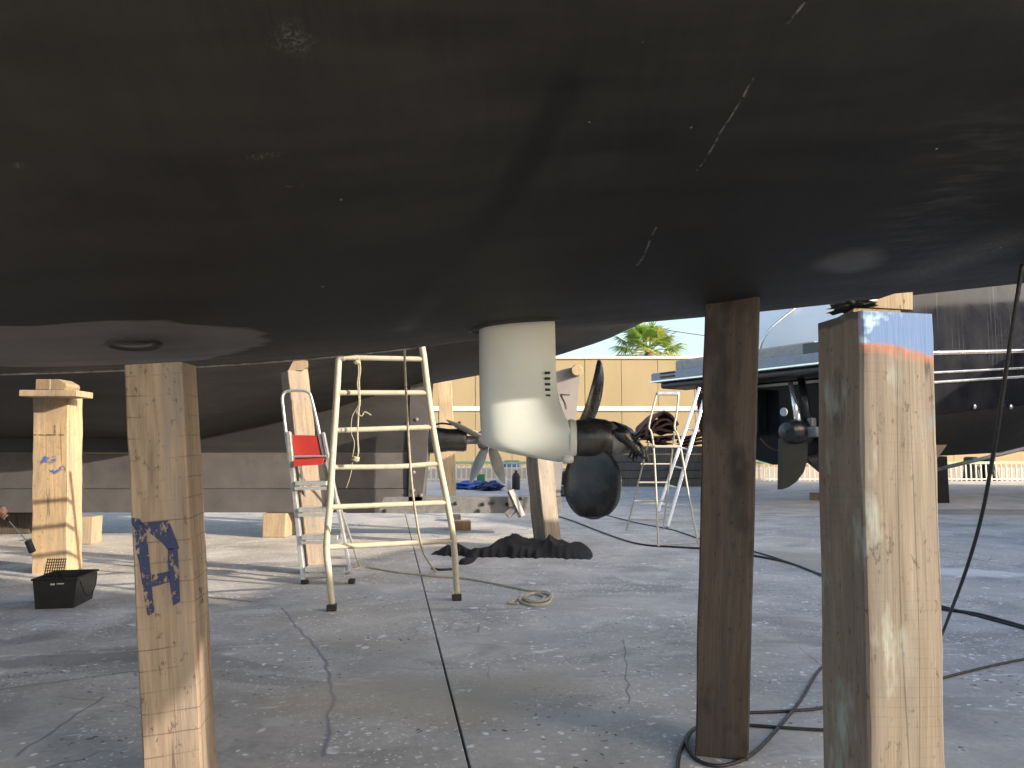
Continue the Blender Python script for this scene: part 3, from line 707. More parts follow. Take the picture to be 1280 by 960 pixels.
# far props under the second boat
W_FAR1 = wood('pale_fir_far', (0.56, 0.375, 0.165), (0.38, 0.235, 0.09), knots=0.4, saw=0.0, seed=12.3, stain=(0.25, 0.20, 0.15), stain_amt=0.5)
W_FAR2 = wood('grey_brown_fir_far', (0.36, 0.265, 0.165), (0.20, 0.135, 0.08), knots=0.5, seed=15.1)
W_GREY = wood('grey_weathered_far', (0.36, 0.28, 0.20), (0.17, 0.125, 0.085), knots=0.5, seed=19.4)
fb_ = gnd(72, 714); f0 = at(73, 497, fb_.y)
far_post = timber('timber_post', fb_, f0, 0.335, 0.30, R(4), W_FAR1, 'bright sunlit timber post with blue scribbles beside the paint tray', group='posts under the long-keeled boat', rough=0.008)
fL = (f0 - fb_).length
def fp(px, py): return ((px - 72) / FPX * 7.15, at(px, py, 7.2).z)
decal(far_post, [[fp(*q) for q in poly] for poly in ([(61, 573), (66, 569), (70, 572), (80, 569), (81, 577), (74, 580), (68, 578), (62, 581)], [(71, 588), (76, 586), (79, 590), (85, 584), (90, 583), (91, 588), (84, 591), (80, 594), (76, 592)])], LBLUEPAINT, -0.158)
decal(far_post, [[fp(52, 541), fp(90, 543), fp(90, 544), fp(52, 542)], [fp(78, 530), fp(78.8, 530), fp(79, 543), fp(78.2, 543)]], INK, -0.158)
bd = MB(); _c0 = at(71, 493, 7.4); bd.box(_c0, (0.55, 0.32, 0.062), R(3), ch=0.006)
bo = MB(); bo.v = [tuple(Vector(v) - _c0) for v in bd.v]; bo.f = bd.f; b_ = bo.build('packing_board', WEDGE); b_.location = _c0
tag(b_, 'flat pale board across the top of the scribbled sunlit post', 'board')
_c1 = at(73, 482, 7.4); bo = MB(); bo.box((-0.075, 0, 0), (0.145, 0.26, 0.105), ch=0.006); b_ = bo.build('packing_block', OCHRE); b_.location = _c1
tag(b_, 'ochre wooden block, left of the pair on the scribbled post', 'block')
bo = MB(); bo.prism([(0, -.12, -.052), (.13, -.12, -.052), (.15, -.12, -.02), (.14, -.12, .012), (.06, -.12, .055), (0, -.12, .05)], (0, .24, 0)); b_ = bo.build('packing_block', OCHRE); b_.location = _c1
tag(b_, 'rounded ochre wooden block, right of the pair on the scribbled post', 'block')
g2 = gnd(394, 716); t2 = at(368, 464, g2.y - 0.05)
post2 = timber('timber_post', g2, t2, 0.21, 0.21, R(36), W_FAR2, 'brown timber post leaning behind the aluminium stepladder', group='posts under the long-keeled boat', rough=0.008)
bo = MB(); c2 = at(374, 458, g2.y - 0.05); bo.prism([(-.10, -.1, -.05), (.04, -.1, -.05), (.09, -.1, 0), (.085, -.1, .05), (-.05, -.1, .055)], (0, .22, 0)); b_ = bo.build('packing_block', OCHRE); b_.location = c2; b_.rotation_euler = (0, 0, R(15))
tag(b_, 'small wooden block on the leaning post behind the stepladder', 'block')
g3 = gnd(685, 686); t3 = at(664, 470, g3.y + .1)
timber('timber_post', g3, t3, 0.25, 0.235, R(38), W_GREY, 'grey timber post rising from the black cloth below the drive leg', group='posts under the long-keeled boat', rough=0.012)
g4 = gnd(562, 622); t4 = at(556, 474, g4.y)
timber('timber_post', g4, t4, 0.36, 0.34, R(3), W_FAR1, 'far timber post behind the stern tube of the long-keeled boat', group='posts under the long-keeled boat', rough=0.012)
# keel blocks
def block(pxc, pyb, wpx, hpx, label, mat=WEDGE, dz=0.3, rz=0.1, name='wooden_block'):
    c = gnd(pxc, pyb); s_ = c.y / FPX * 0.995
    bo = MB(); bo.box((0, 0, hpx * s_ / 2), (wpx * s_, dz, hpx * s_), ch=0.012); b_ = bo.build(name, mat); b_.location = c + Vector((0, dz / 2, 0)); b_.rotation_euler = (0, 0, rz)
    return tag(b_, label, 'block')
block(342, 672, 29, 29.5, 'square wooden block under the keel, left of the stepladder', dz=0.6, rz=0)
block(101, 681, 22, 34, 'squat wooden block standing just right of the scribbled post', WEDGE)
block(574, 663, 27, 11, 'orange-brown wooden block behind the right foot of the cream ladder', OCHRE)
block(569, 652, 12, 7.5, 'small dark block on the ground behind the cream ladder', W_DARK)
block(-4, 668, 70, 26, 'dark block carrying the keel at the far left edge', W_DARK, dz=0.5)

# ================================================================== LADDERS
def tubeobj(pts, r, name, mat, parent, origin, n=10, cap=True):
    mb = MB(); mb.tube(pts, r, n, cap); mb.v = [tuple(Vector(v) - origin) for v in mb.v]; return mb.build(name, mat, parent, smooth=True, angle=R(50))
# tall cream ladder leaning to the yacht
fl_, fr_ = gnd(415, 763), gnd(571, 749)
lad = tag(empty('tapered_ladder', (fl_ + fr_) / 2), 'tall tapered cream ladder with six rungs leaning up under the black hull', 'ladder')
OL = Vector(lad.location); dYl = -0.25
def lrow(py): # depth of ladder at image row
    return None
def rail_pts(lst, y0, y1):
    out = []
    for (px, py) in lst:
        t = (763 - py) / (763 - 440); out.append(at(px, py, lerp(y0, y1, t)))
    return out
yl0, yr0 = fl_.y, fr_.y; yl1, yr1 = yl0 - 0.05, yr0 - 0.35
Lr = rail_pts([(415, 758), (411, 715), (408, 683), (412, 634), (415, 583), (418, 537), (421, 491), (423, 456)], yl0, yl1)
Rr = rail_pts([(571, 744), (567, 677), (559, 628), (549, 579), (541, 534), (535, 491), (530, 449), (528, 436), (522, 398)], yr0, yr1)
corner = rail_pts([(423.5, 450), (426, 447.5), (431, 447)], yl0, yl1)
tubeobj(smooth_path(Lr + corner, 4), 0.026, 'rail', CREAM, lad, OL)
tubeobj(smooth_path(Rr, 4), 0.026, 'rail', CREAM, lad, OL)
for k, (a, b, dz) in enumerate((((429, 447), (530, 449), 0), ((422, 491), (535, 491), 0), ((419, 538), (541, 534), 0), ((416, 584), (549, 579), -0.014), ((412, 634), (559, 628), 0), ((408.5, 684), (567, 676), 0))):
    A = rail_pts([a], yl0, yl1)[0]; B = rail_pts([b], yr0, yr1)[0]
    tubeobj(smooth_path([A, (A * 0.4 + B * 0.6) + Vector((0, 0, dz)), B], 5), 0.021, 'rung', CREAM, lad, OL)
for P, nm in ((Lr[0], 0), (Rr[0], 1)):
    mb = MB(); mb.box(Vector((P.x, P.y - 0.01, 0.026)) - OL, (0.075, 0.085, 0.05), R(10), ch=0.008)
    ft = mb.build('foot', RUBBER, lad)
    mb = MB(); mb.box(Vector((P.x - 0.03, P.y - 0.005, 0.045)) - OL, (0.012, 0.07, 0.075), R(10)); mb.build('foot_bracket', ALU, ft)
# string tied to the top rung
st0 = rail_pts([(447, 449)], yl0, yl1)[0] + Vector((0, -0.03, 0))
def stp(px, py): return at(px, py, st0.y)
st = tag(empty('knotted_string', st0), 'tangled pale string tied to the top rung of the cream ladder', 'string')
tubeobj(smooth_path([stp(447, 447), stp(448.5, 465), stp(447, 480), stp(449, 500), stp(448, 520), stp(447, 545), stp(448, 565), stp(445, 575)]), 0.006, 'strand', ROPE, st, st0, 6)
tubeobj(smooth_path([stp(449, 447), stp(450.5, 462), stp(449, 478), stp(450, 505), stp(446, 515), stp(452, 520), stp(456, 515), stp(464, 519)]), 0.005, 'strand', ROPE, st, st0, 6)
tubeobj(smooth_path([stp(450, 503), stp(445, 512), stp(440, 522), stp(439, 540), stp(443, 553), stp(441, 570), stp(439, 590), stp(433, 610)]), 0.003, 'strand', ROPE, st, st0, 6)
for (a, b, r_) in ((446, 453, .018), (444.5, 574, .02)):
    relm = lump(stp(a, b), Matrix.Diagonal((r_ * 1.4, r_, r_)), 14, 10, 0.6, 8, a, 0.3); relm.v = [tuple(Vector(v) - st0) for v in relm.v]; relm.build('knot', ROPE, st, smooth=True)
# thin rope hanging from the deck to the ground through the ladder
rp = [at(505, 400, 5.2), at(505.5, 437, 5.2), at(508, 500, 5.25), at(512, 570, 5.3), at(517, 625, 5.4), at(526, 680, 5.7)]
ge = gnd(545, 714, 0.008); 
rp += [at(534, 700, 6.2), ge]
_o = Vector(rp[0]); mb = MB(); mb.tube(smooth_path(rp, 8), 0.0085, 8)
tag(mb.build('hanging_rope', ROPE, smooth=True, origin=_o), 'thin tan rope hanging down behind the cream ladder rungs', 'rope')

# aluminium stepladder with red tray
s_l, s_r = gnd(383, 730), gnd(437, 722)
s_r.y = s_l.y
YS = s_l.y
step = tag(empty('stepladder', s_l), 'aluminium stepladder with a red tray and looped handrail against the post', 'ladder')
OS = Vector(step.location)
def sp(px, py):  # front plane leans away from viewer with height
    t = (730 - py) / (730 - 490); return at(px, py, YS + 0.34 * t)
hoop = [sp(362, 575), sp(358, 545), sp(354, 510), sp(353, 497), sp(356, 490.5), sp(363, 488.5), sp(378, 488.5), sp(385, 490.5), sp(389, 497), sp(397, 530), sp(401, 552), sp(406, 575)]
tubeobj(smooth_path(hoop, 5), 0.0145, 'handrail', ALU, step, OS)
def flat(p, q, wid, dep, name, mat, parent, origin):
    mb = MB(); p, q = Vector(p), Vector(q); z = (q - p).normalized(); x = Vector((1, 0, 0)); x = (x - z * x.dot(z)).normalized(); y = z.cross(x)
    M = Matrix((x, y, z)).transposed(); mb.box((p + q) / 2 - origin, (wid, dep, (q - p).length), rot=M, ch=min(wid, dep) * 0.16); return mb.build(name, mat, parent)
for a, b in (((359, 542), (381, 729)), ((402, 542), (421, 640))):
    pass
rl = flat(sp(361, 540), sp(380, 729), 0.042, 0.06, 'rail', ALU, step, OS)
flat(sp(404, 541), sp(439, 716), 0.030, 0.055, 'rail', ALU, step, OS)
for (x0, x1, y) in ((371, 410, 604), (375, 414, 637), (379, 424, 671), (383, 433, 711)):
    A, B = sp(x0, y), sp(x1, y); c = (A + B) / 2
    mb = MB(); mb.box(c + Vector((0, 0.02, 0)) - OS, ((B - A).length, 0.17, 0.042), 0, ch=0.005); st_ = mb.build('step', ALU, step)
    mb = MB(); mb.box(c + Vector((0, -0.06, -0.045)) - OS, ((B - A).length, 0.014, 0.03)); mb.build('step_lip', ALU, st_)
A, B = sp(365, 545), sp(400, 580)
mb = MB(); mb.prism([sp(365, 544) - OS, sp(403, 545) - OS, sp(407, 578) - OS, sp(370, 580) - OS], (0, 0.02, 0.004)); tray = mb.build('tray', RED, step)
tubeobj([sp(366, 571) + Vector((0, -.02, 0)), sp(408, 570) + Vector((0, -.02, 0))], 0.011, 'cross_bar', ALU, step, OS)
mb = MB(); mb.prism([sp(369, 574) + Vector((0, -.015, 0)) - OS, sp(406, 572) + Vector((0, -.015, 0)) - OS, sp(405, 578) + Vector((0, -.015, 0)) - OS, sp(370, 580) + Vector((0, -.015, 0)) - OS], (0, -0.05, -0.02)); mb.build('tray_lip', RED, tray)
# rear legs
bk = [(gnd(385, 716), sp(372, 580) + Vector((0, .08, 0))), (gnd(441, 716), sp(404, 576) + Vector((0, .08, 0)))]
for p_, q_ in bk:
    p_.y += 0.35; tubeobj([p_, q_], 0.012, 'rear_leg', ALU, step, OS)
tubeobj([bk[0][0] + Vector((0, 0, .10)), bk[1][0] + Vector((0, 0, .10))], 0.011, 'brace', ALU, step, OS)
tubeobj([sp(384, 724), sp(440, 716)], 0.011, 'brace', ALU, step, OS)
for P in (sp(381, 728), sp(440, 716)):
    mb = MB(); mb.box(Vector((P.x, P.y, 0.022)) - OS, (0.055, 0.075, 0.042), ch=0.006); mb.build('foot', RUBBER, step)

# cream trestle ladder on the right with folded top
tr0 = gnd(823, 684)
tres = tag(empty('trestle_ladder', tr0), 'cream tubular trestle steps standing open near the timber stack', 'ladder')
OT = Vector(tr0); YT = tr0.y; YB = gnd(790, 662).y
def tp(px, py, t0=0.0): return at(px, py, lerp(YT, YT + 0.35, (684 - py) / 194))
tubeobj(smooth_path([tp(823, 683), tp(820, 610), tp(817, 560), tp(814, 540), tp(811, 534), tp(815, 515), tp(820, 496), tp(821, 491)], 3), 0.013, 'front_rail', CREAM, tres, OT)
tubeobj(smooth_path([tp(873, 681), tp(861, 620), tp(851, 560), tp(847, 543), tp(843, 534), tp(846, 515), tp(848, 496), tp(848, 491)], 3), 0.013, 'front_rail', CREAM, tres, OT)
def tb(px, py): return at(px, py, lerp(YB, YT + 0.30, (662 - py) / 110))
tubeobj([tb(783, 662), tb(811, 552)], 0.011, 'rear_rail', CREAM, tres, OT)
tubeobj([tb(829, 662), tb(843, 540)], 0.011, 'rear_rail', CREAM, tres, OT)
for a, b in (((801, 580), (838, 580)), ((797, 603), (836, 603)), ((793, 626), (834, 626)), ((788, 649), (831, 649))):
    tubeobj([tb(*a), tb(*b)], 0.012, 'rung', CREAM, tres, OT)
tubeobj([tp(823, 681), tp(873, 679)], 0.010, 'brace', CREAM, tres, OT)
mb = MB(); c = (tp(821, 492) + tp(848, 492)) / 2; mb.box(c - OT, (0.30, 0.05, 0.05), ch=0.012); mb.build('top_bar', ALU, tres)
mb = MB(); c = (tp(817, 558) + tp(852, 558)) / 2 + Vector((0, .10, 0)); mb.box(c - OT, (0.36, 0.26, 0.03), ch=0.006); mb.build('platform', CREAM, tres)
# plain aluminium ladder behind
a0 = gnd(832, 661); b0 = gnd(842, 661)
al = tag(empty('aluminium_ladder', a0), 'straight aluminium ladder leaning up behind the trestle steps and dark post', 'ladder'); OA = Vector(a0)
def ap(px, py): return at(px, py, lerp(a0.y, a0.y + 0.9, (661 - py) / 200))
flat(ap(834, 659), ap(886, 478), 0.05, 0.075, 'rail', ALU, al, OA); flat(ap(822, 640) + Vector((0, .0, 0)), ap(874, 485), 0.045, 0.075, 'rail', ALU, al, OA)
for k in range(6):
    t = k / 6; A = ap(lerp(826, 873, t), lerp(630, 488, t)); B = ap(lerp(841, 889, t), lerp(634, 492, t)); tubeobj([A, B], 0.016, 'rung', ALU, al, OA)

# ================================================================== LONG-KEELED BOAT behind
Y2 = 10.9
H2 = NT('charcoal_hull_paint'); v_ = H2.coord('World')
n_ = H2.noise(H2.map(v_, (0.6, 5, 7)), 1.0, 6, 0.65); 
c_ = H2.mix(H2.ramp(n_, 0.35, 0.7), (0.010, 0.010, 0.011), (0.022, 0.0215, 0.0215))
c_ = H2.mix(H2.ramp(H2.noise(v_, 1.3, 5, 0.6, 0.4), 0.55, 0.66, 0, 0.5), c_, (0.03, 0.029, 0.028))
c_ = H2.mix(H2.ramp(H2.noise(H2.map(v_, (3, 3, 30)), 1.0, 4, 0.7), 0.64, 0.70, 0, 0.3), c_, (0.08, 0.076, 0.074))
H2.color(c_); H2.rough(0.6); H2.bump(H2.noise(H2.map(v_, (4, 4, 10)), 3.0, 5), 0.2, 0.01); H2 = H2.m
KEELM = plain('grey_keel_primer', (0.075, 0.070, 0.072), 0.8, 0, 0.25, 2.2, 0.2, (0.05, 0.048, 0.048), 0.6)
boat2 = tag(empty('long_keeled_boat', (-6, Y2, 0)), 'charcoal long-keeled boat standing on keel blocks behind the ladders', 'boat')
rows = []
XA, XB = -15.0, 1.95
def c2z(X): return interp(X, [(-15, 2.6), (-12, 1.65), (-9, 1.35), (-4.5, 1.35), (-2.6, 1.75), (-1.2, 2.2), (0, 2.42), (0.72, 2.64), (1.4, 2.86), (1.95, 3.12)])
def c2b(X): return interp(X, [(-15, 0.15), (-12, 1.5), (-9, 2.15), (-5, 2.3), (-2, 2.15), (0, 1.75), (1.2, 1.2), (1.95, 0.75)])
for i in range(71):
    X = lerp(XA, XB, i / 70); B = c2b(X); z0 = c2z(X); sh = 4.3; s = []
    for k in range(15):
        q = k / 14; o = B * math.sin(q * math.pi / 2) ** 0.9; zz = z0 + (max(0.5, 3.0 - z0)) * (1 - math.cos(q * math.pi / 2)) ** 1.25 * (0.85) + 0.16 * o
        s.append((o, zz))
    s.append((B * 1.02, max(sh, s[-1][1] + .3))); s.append((0, max(sh, s[-2][1] + .3) + .1))
    rows.append([Vector((X, Y2 - o, z)) for o, z in reversed(s)] + [Vector((X, Y2 + o, z)) for o, z in s[1:-1]])
mb = MB(); mb.grid(rows, closed=True); L = len(rows[0]); mb.f.append(tuple(range(L))); mb.f.append(tuple(range(70 * L, 71 * L)))
rel(mb, boat2).build('hull', H2, boat2, smooth=True, angle=R(45))
def slab_part(poly, y0, th, name, mat, par, taper=None):
    mb = MB(); n = len(poly); mb.prism([Vector((x, y0 - th / 2, z)) for x, z in poly], (0, th, 0)); return rel(mb, boat2).build(name, mat, par)
def bx(px, Y=Y2): return (px - 640) / FPX * Y * 1.004
def bz_(py, Y=Y2): return at(640, py, Y).z
# keel: lower ballast casting and upper deadwood with a groove between, each tapering outwards
def keel_loft(levels, xa, xb, name, mat):
    rows = []
    for z, hw, xe in levels:
        xs = [xa, xa + 0.5, xb - 0.6 + xe, xb + xe]; ws = [0.05, hw, hw, hw * 0.65]
        rows.append([Vector((x, Y2 - w_, z)) for x, w_ in zip(xs, ws)] + [Vector((x, Y2 + w_, z)) for x, w_ in reversed(list(zip(xs, ws)))])
    mb = MB(); mb.grid(rows, closed=True); mb.f.append(tuple(range(8))); mb.f.append(tuple(range((len(rows) - 1) * 8, len(rows) * 8)))
    return rel(mb, boat2).build(name, mat, boat2, smooth=True, angle=R(25))
kz0 = bz_(641, 10.6)
kmid = bz_(611, 10.6); ktop = bz_(566, 10.5)
keel_loft([(kz0, .25, 0), (kmid - .006, .27, 0)], -13.0, bx(513), 'keel_shoe', H2 if False else KEELM)
keel_loft([(kmid + .002, .262, 0), (ktop - .004, .250, 0)], -13.0, bx(513), 'ballast_keel', KEELM)
keel_loft([(ktop - .002, .256, 0.004), (1.6, .28, 0.004), (2.35, .36, 0.004)], -13.2, bx(513), 'deadwood', H2)
sp_ = slab_part([(bx(515), bz_(627)), (bx(531), bz_(627)), (bx(537), bz_(565)), (bx(540), bz_(478)), (bx(515), bz_(478))], Y2 - .02, .40, 'stern_post', KEELM, boat2)
for px, py in ((521, 590), (521, 612), (530, 618), (534, 533), (524, 525)):
    mb = MB(); mb.lathe([(0.026, 0), (0.026, .02), (0.012, .026)], (bx(px), Y2 - .215, bz_(py)), 'Y', 8, M=Matrix.Rotation(R(90), 3, 'X')); rel(mb, boat2).build('bolt', STEEL, sp_)
# heel beam carrying the rudder
hbm = slab_part([(bx(440), bz_(640)), (bx(700), bz_(640)), (bx(700), bz_(620)), (bx(440), bz_(620))], Y2 - .05, .34, 'heel_beam', STEEL, boat2)
tag(hbm, 'grey bolted steel beam below the propeller')
for px, py in ((572, 628), (605, 629), (600, 637), (617, 627), (634, 629), (651, 622), (651, 637), (487, 637)):
    mb = MB(); mb.lathe([(0.028, 0), (0.028, .02), (0.014, .028)], (bx(px), Y2 - .222, bz_(py)), 'Y', 8, M=Matrix.Rotation(R(90), 3, 'X')); rel(mb, boat2).build('bolt', RUBBER, hbm)
for (a, b) in (((638, 612), (652, 643)), ((648, 630), (634, 642))):
    mb = MB(); A = Vector((bx(a[0]), Y2 - .30, bz_(a[1]))); B = Vector((bx(b[0]), Y2 - .36, bz_(b[1]))); mb.tube([A, B], 0.055, 4); rel(mb, boat2).build('brace', STEEL, hbm)
# stern tube and propeller
stc = Vector((bx(536), Y2, bz_(550)))
tb_ = MB(); tb_.lathe([(0.20, 0), (0.19, .12), (0.165, .30), (0.17, .52), (0.155, .56), (0.09, .57)], stc, 'X', 24)
stt = rel(tb_, boat2).build('stern_tube', BLACKPAINT, boat2, smooth=True, angle=R(40))
tb_ = MB(); tb_.tube(smooth_path([stc + Vector((0.05, -.1, .2)), stc + Vector((.2, -.1, .24)), stc + Vector((.4, -.1, .22)), stc + Vector((.47, -.1, .26)), stc + Vector((.47, -.1, .17))]), .014, 8); rel(tb_, boat2).build('hose', RUBBER, stt, smooth=True)
tb_ = MB(); tb_.lathe([(0.06, .56), (0.06, .72), (0.12, .74), (.15, .82), (.14, .98), (.06, 1.1)], stc, 'X', 20); hub2 = rel(tb_, boat2).build('propeller_hub', STEEL, boat2, smooth=True, angle=R(40))
pc = stc + Vector((.88, 0, 0))
for an_, tw in ((-118, .5), (-62, .5), (60, .5), (160, .5)):
    sd_ = Vector((math.cos(R(an_)) * 0.75, -0.25, math.sin(R(an_)))).normalized(); cd = Vector((0.5, -0.8, 0)); cd = (cd - sd_ * cd.dot(sd_)).normalized()
    mb = blade(pc + sd_ * 0.08, sd_, cd, 0.62, 0.34, 0.03, shape=lambda s: max(0.03, (0.55 + 0.45 * math.sin(math.pi * s)) * math.sqrt(max(0, 1 - s ** 4))))
    rel(mb, boat2).build('propeller_blade', plain('pale_bronze', (0.42, 0.40, 0.36), 0.5, 0.3, 0.2, 5), hub2, smooth=True)
# rudder
rud = slab_part([(bx(690), bz_(465)), (bx(713), bz_(461)), (bx(724), bz_(470)), (bx(717), bz_(540)), (bx(702), bz_(580)), (bx(699), bz_(619)), (bx(688), bz_(619)), (bx(684), bz_(520))], Y2 - .06, .14, 'rudder', plain('grey_rudder_paint', (0.27, 0.25, 0.25), 0.75, 0, 0.15, 3, 0.1), boat2)
mb = MB(); mb.lathe([(0.075, -.16), (0.082, -.15), (0.082, .2)], (bx(719.5), Y2 - .1, bz_(465)), 'Y', 20, M=Matrix.Rotation(R(-90), 3, 'X')); rel(mb, boat2).build('stock_end', WEDGE, rud, smooth=True, angle=R(40))

# ================================================================== ADDED BOAT (unseen right of the frame, shaped to shade the yard)
nd = Vector((math.cos(SUN_AZ), math.sin(SUN_AZ), 0)); ns_ = Vector((-nd.y, nd.x, 0))
fo = nd * 6.0
shade_boat = tag(empty('sun_blocker_boat', fo + ns_ * 2.2), 'added white boat with a wheelhouse, unseen right of the frame, shading the yard', 'boat')
shade_boat.rotation_euler = (0, 0, math.atan2(ns_.y, ns_.x))      # local x runs along the boat, local -y away from the yacht
FB = plain('off_white_hull', (0.55, 0.55, 0.53), .5, 0, .08, 2, 0, (.3, .26, .2), .3)
rows = []
for i in range(81):
    x = -.08 + 15.0 * (i / 80) ** 1.4; b = 1.55 * interp(x, [(-.08, .94), (.3, 1), (10, 1), (13, .6), (15, .05)])
    dk = interp(x, [(0, 3.16), (.5, 3.16), (2.2, 3.2), (3.5, 3.38), (5.8, 3.41), (7.0, 3.12), (8.2, 3.05), (9.6, 3.7), (13, 4.3), (16, 4.6)]); kz = interp(x, [(0, .6), (12, .4), (15, 1.2)])
    sec = [(0.06, kz), (.5 * b, kz + .5), (.9 * b, kz + 1.0), (b, 2.2), (b, dk), (0, dk + .02)]
    sec = [(min(o, max(b, .05)), z) for o, z in sec]
    cy_ = -b if True else 0
    rows.append([Vector((x, -1.55 - o * (1 if True else 0), z)) for o, z in reversed(sec)] + [Vector((x, -1.55 + o, z)) for o, z in sec[:-1]])
mb = MB(); mb.grid(rows, closed=True); L = len(rows[0]); mb.f.append(tuple(range(L))); mb.f.append(tuple(range(80 * L, 81 * L))); mb.build('hull', FB, shade_boat, smooth=True, angle=R(35))
mb = MB(); mb.box((1.34, -1.5, 4.6), (1.84, 2.1, 2.4), ch=.06); wh = mb.build('wheelhouse', FB, shade_boat)
mb = MB(); mb.box((1.34, -1.5, 5.86), (1.9, 2.4, .09), ch=.02); mb.build('roof', FB, wh)
for k in (-.55, .05, .65):
    mb = MB(); mb.box((1.34 + k, -.445, 5.2), (.48, .02, .5), ch=.005); mb.build('window', plain('wheelhouse_glass', (0.015, 0.02, 0.025), .08), wh)

# scaffold tower, added unseen; its sheet is shaped to shade the left post
tw = tag(empty('sun_blocker_tower', nd * 3.0 + ns_ * 1.6), 'small scaffold tower added unseen right of the frame, its sheet shaped to shade the left post', 'blocker')
tw.rotation_euler = (0, 0, math.atan2(ns_.y, ns_.x))
for x in (-.42, .34):
    for y in (-.8, -.05):
        mb = MB(); mb.tube([(x, y, 0), (x, y, 3.8)], .02, 8); mb.build('pole', ALU, tw, smooth=True)
mb = MB(); rows = []
lo = [(-.4, 1.1), (-.1, 1.15), (.0, 1.34), (.12, 1.74), (.21, 2.05), (.30, 2.10), (.365, 2.15)]
for k in range(13):
    t = k / 12; rows.append([Vector((x, .02 * math.sin(x * 19 + t) , lerp(z, 3.75, t))) for x, z in lo] + [Vector((x, .02 * math.sin(x * 19 + t) - .012, lerp(z, 3.75, t))) for x, z in reversed(lo)])
mb.grid(rows, closed=True); L = len(rows[0]); mb.f.append(tuple(range(L))); mb.f.append(tuple(range(12 * L, 13 * L)))
mb.build('shade_sheet', plain('grey_shade_sheet', (.3, .3, .31), .9, 0, .1, 3), tw)
mb = MB(); mb.box((-.04, -.42, 3.78), (.8, .8, .04)); mb.build('deck_board', W_GREY, tw)

# ================================================================== MOTOR YACHT on the right
o3 = at(1085, 565, 15.0); o3.z = 0
fwd = Vector((0.84, 0.54, 0)).normalized(); rt3 = Vector((-fwd.y, fwd.x, 0))   # forward, and across to the far side
m3 = tag(empty('motor_yacht', o3), 'dark grey motor yacht with white superstructure and swim platform on the right', 'boat')
m3.rotation_euler = (0, 0, math.atan2(fwd.y, fwd.x))
def zat(py, Y=15.0): return at(640, py, Y).z
RISE = 0.085
H3 = NT('dusty_navy_gelcoat'); v_ = H3.coord('World')
n_ = H3.noise(v_, 1.2, 5, 0.6); c_ = H3.mix(H3.ramp(n_, 0.3, 0.7), (0.010, 0.011, 0.015), (0.022, 0.023, 0.028))
drip = H3.noise(H3.map(v_, (9, 9, 0.25)), 1.0, 4, 0.6); dg = H3.ramp(H3.xyz(v_)[2], 3.2, 3.5)
c_ = H3.mix(H3.math('MULTIPLY', H3.ramp(drip, 0.60, 0.70, 0, 0.35), dg), c_, (0.12, 0.12, 0.125))
H3.color(c_); H3.rough(H3.ramp(n_, 0.3, 0.7, 0.08, 0.16)); H3.b.inputs['Specular IOR Level'].default_value = 0.07; H3 = H3.m
BEAM = 4.6
def sec3(t):
    r_ = RISE * t; fl3 = 0.0
    b = BEAM / 2 * interp(t, [(0, 1), (8, 1), (12, .7), (15, .05)])
    top = interp(t, [(0, zat(425)), (0.35, zat(422)), (1.1, zat(390)), (2.2, zat(352)), (4, 5.4), (15, 6.3)]) + r_ * 0.5
    prof3 = [(0, 0.92 + r_ * .3), (0.55, 1.22 + r_ * .5), (0.93, 1.72 + r_), (0.965, 1.80 + r_), (0.985, 2.5 + r_), (1.0, 3.18 + r_), (1.0, max(top, 3.25 + r_) + 0.0)]
    return [(b * o, z) for o, z in prof3]
rows = []
for i in range(31):
    t = 15 * (i / 30) ** 1.3; s = sec3(t); s.append((0, s[-1][1] + .05))
    rows.append([Vector((t, BEAM / 2 - o, z)) for o, z in reversed(s)] + [Vector((t, BEAM / 2 + o, z)) for o, z in s[1:-1]])
mb = MB(); mb.grid(rows, closed=True); L = len(rows[0]); mb.f.append(tuple(range(L))); mb.f.append(tuple(range(30 * L, 31 * L)))
mb.build('hull', H3, m3, smooth=True, angle=R(28))
rows = []
for i in range(31):
    t = 15 * (i / 30) ** 1.3; s = [(o * 1.004 + .004, z - .012) for o, z in sec3(t)[:4]]; s.append((s[-1][0] * .9, s[-1][1] + .003))
    rows.append([Vector((t - .006, BEAM / 2 - o, z)) for o, z in reversed(s)] + [Vector((t - .006, BEAM / 2 + o, z)) for o, z in s[1:]])
mb = MB(); mb.grid(rows); mb.build('bottom', plain('black_bottom_paint', (.008, .008, .009), .85, 0, .2, 3), m3, smooth=True, angle=R(28))
CHROME = plain('polished_steel', (0.78, 0.77, 0.75), 0.22, 0.85, 0.05, 6)
for z, r_ in ((3.18, .055), (2.74, .03), (2.52, .035)):
    pts = []
    for k in range(24):
        t = 12 * k / 23; b = BEAM / 2 * interp(t, [(0, 1), (8, 1), (12, .7), (15, .05)]) * (1.0 if z > 3 else .993)
        pts.append((t, BEAM / 2 - b - .01, z + RISE * t))
    mb = MB(); mb.tube(pts, r_, 8); mb.build('rub_rail', CHROME, m3, smooth=True)
# black antifouled bottom
for px in (1225, 1272):
    Yh = 17.3 + (px - 1225) * .02
    P = at(px, 508, Yh) - o3; lx = P.dot(fwd)
    mb = MB(); mb.lathe([(0.055, 0), (0.055, .03), (0.03, .05), (0.025, .02)], (lx, 0.03, P.z), 'Y', 14, M=Matrix.Rotation(R(90), 3, 'X')); mb.build('through_hull', CHROME, m3, smooth=True, angle=R(40))
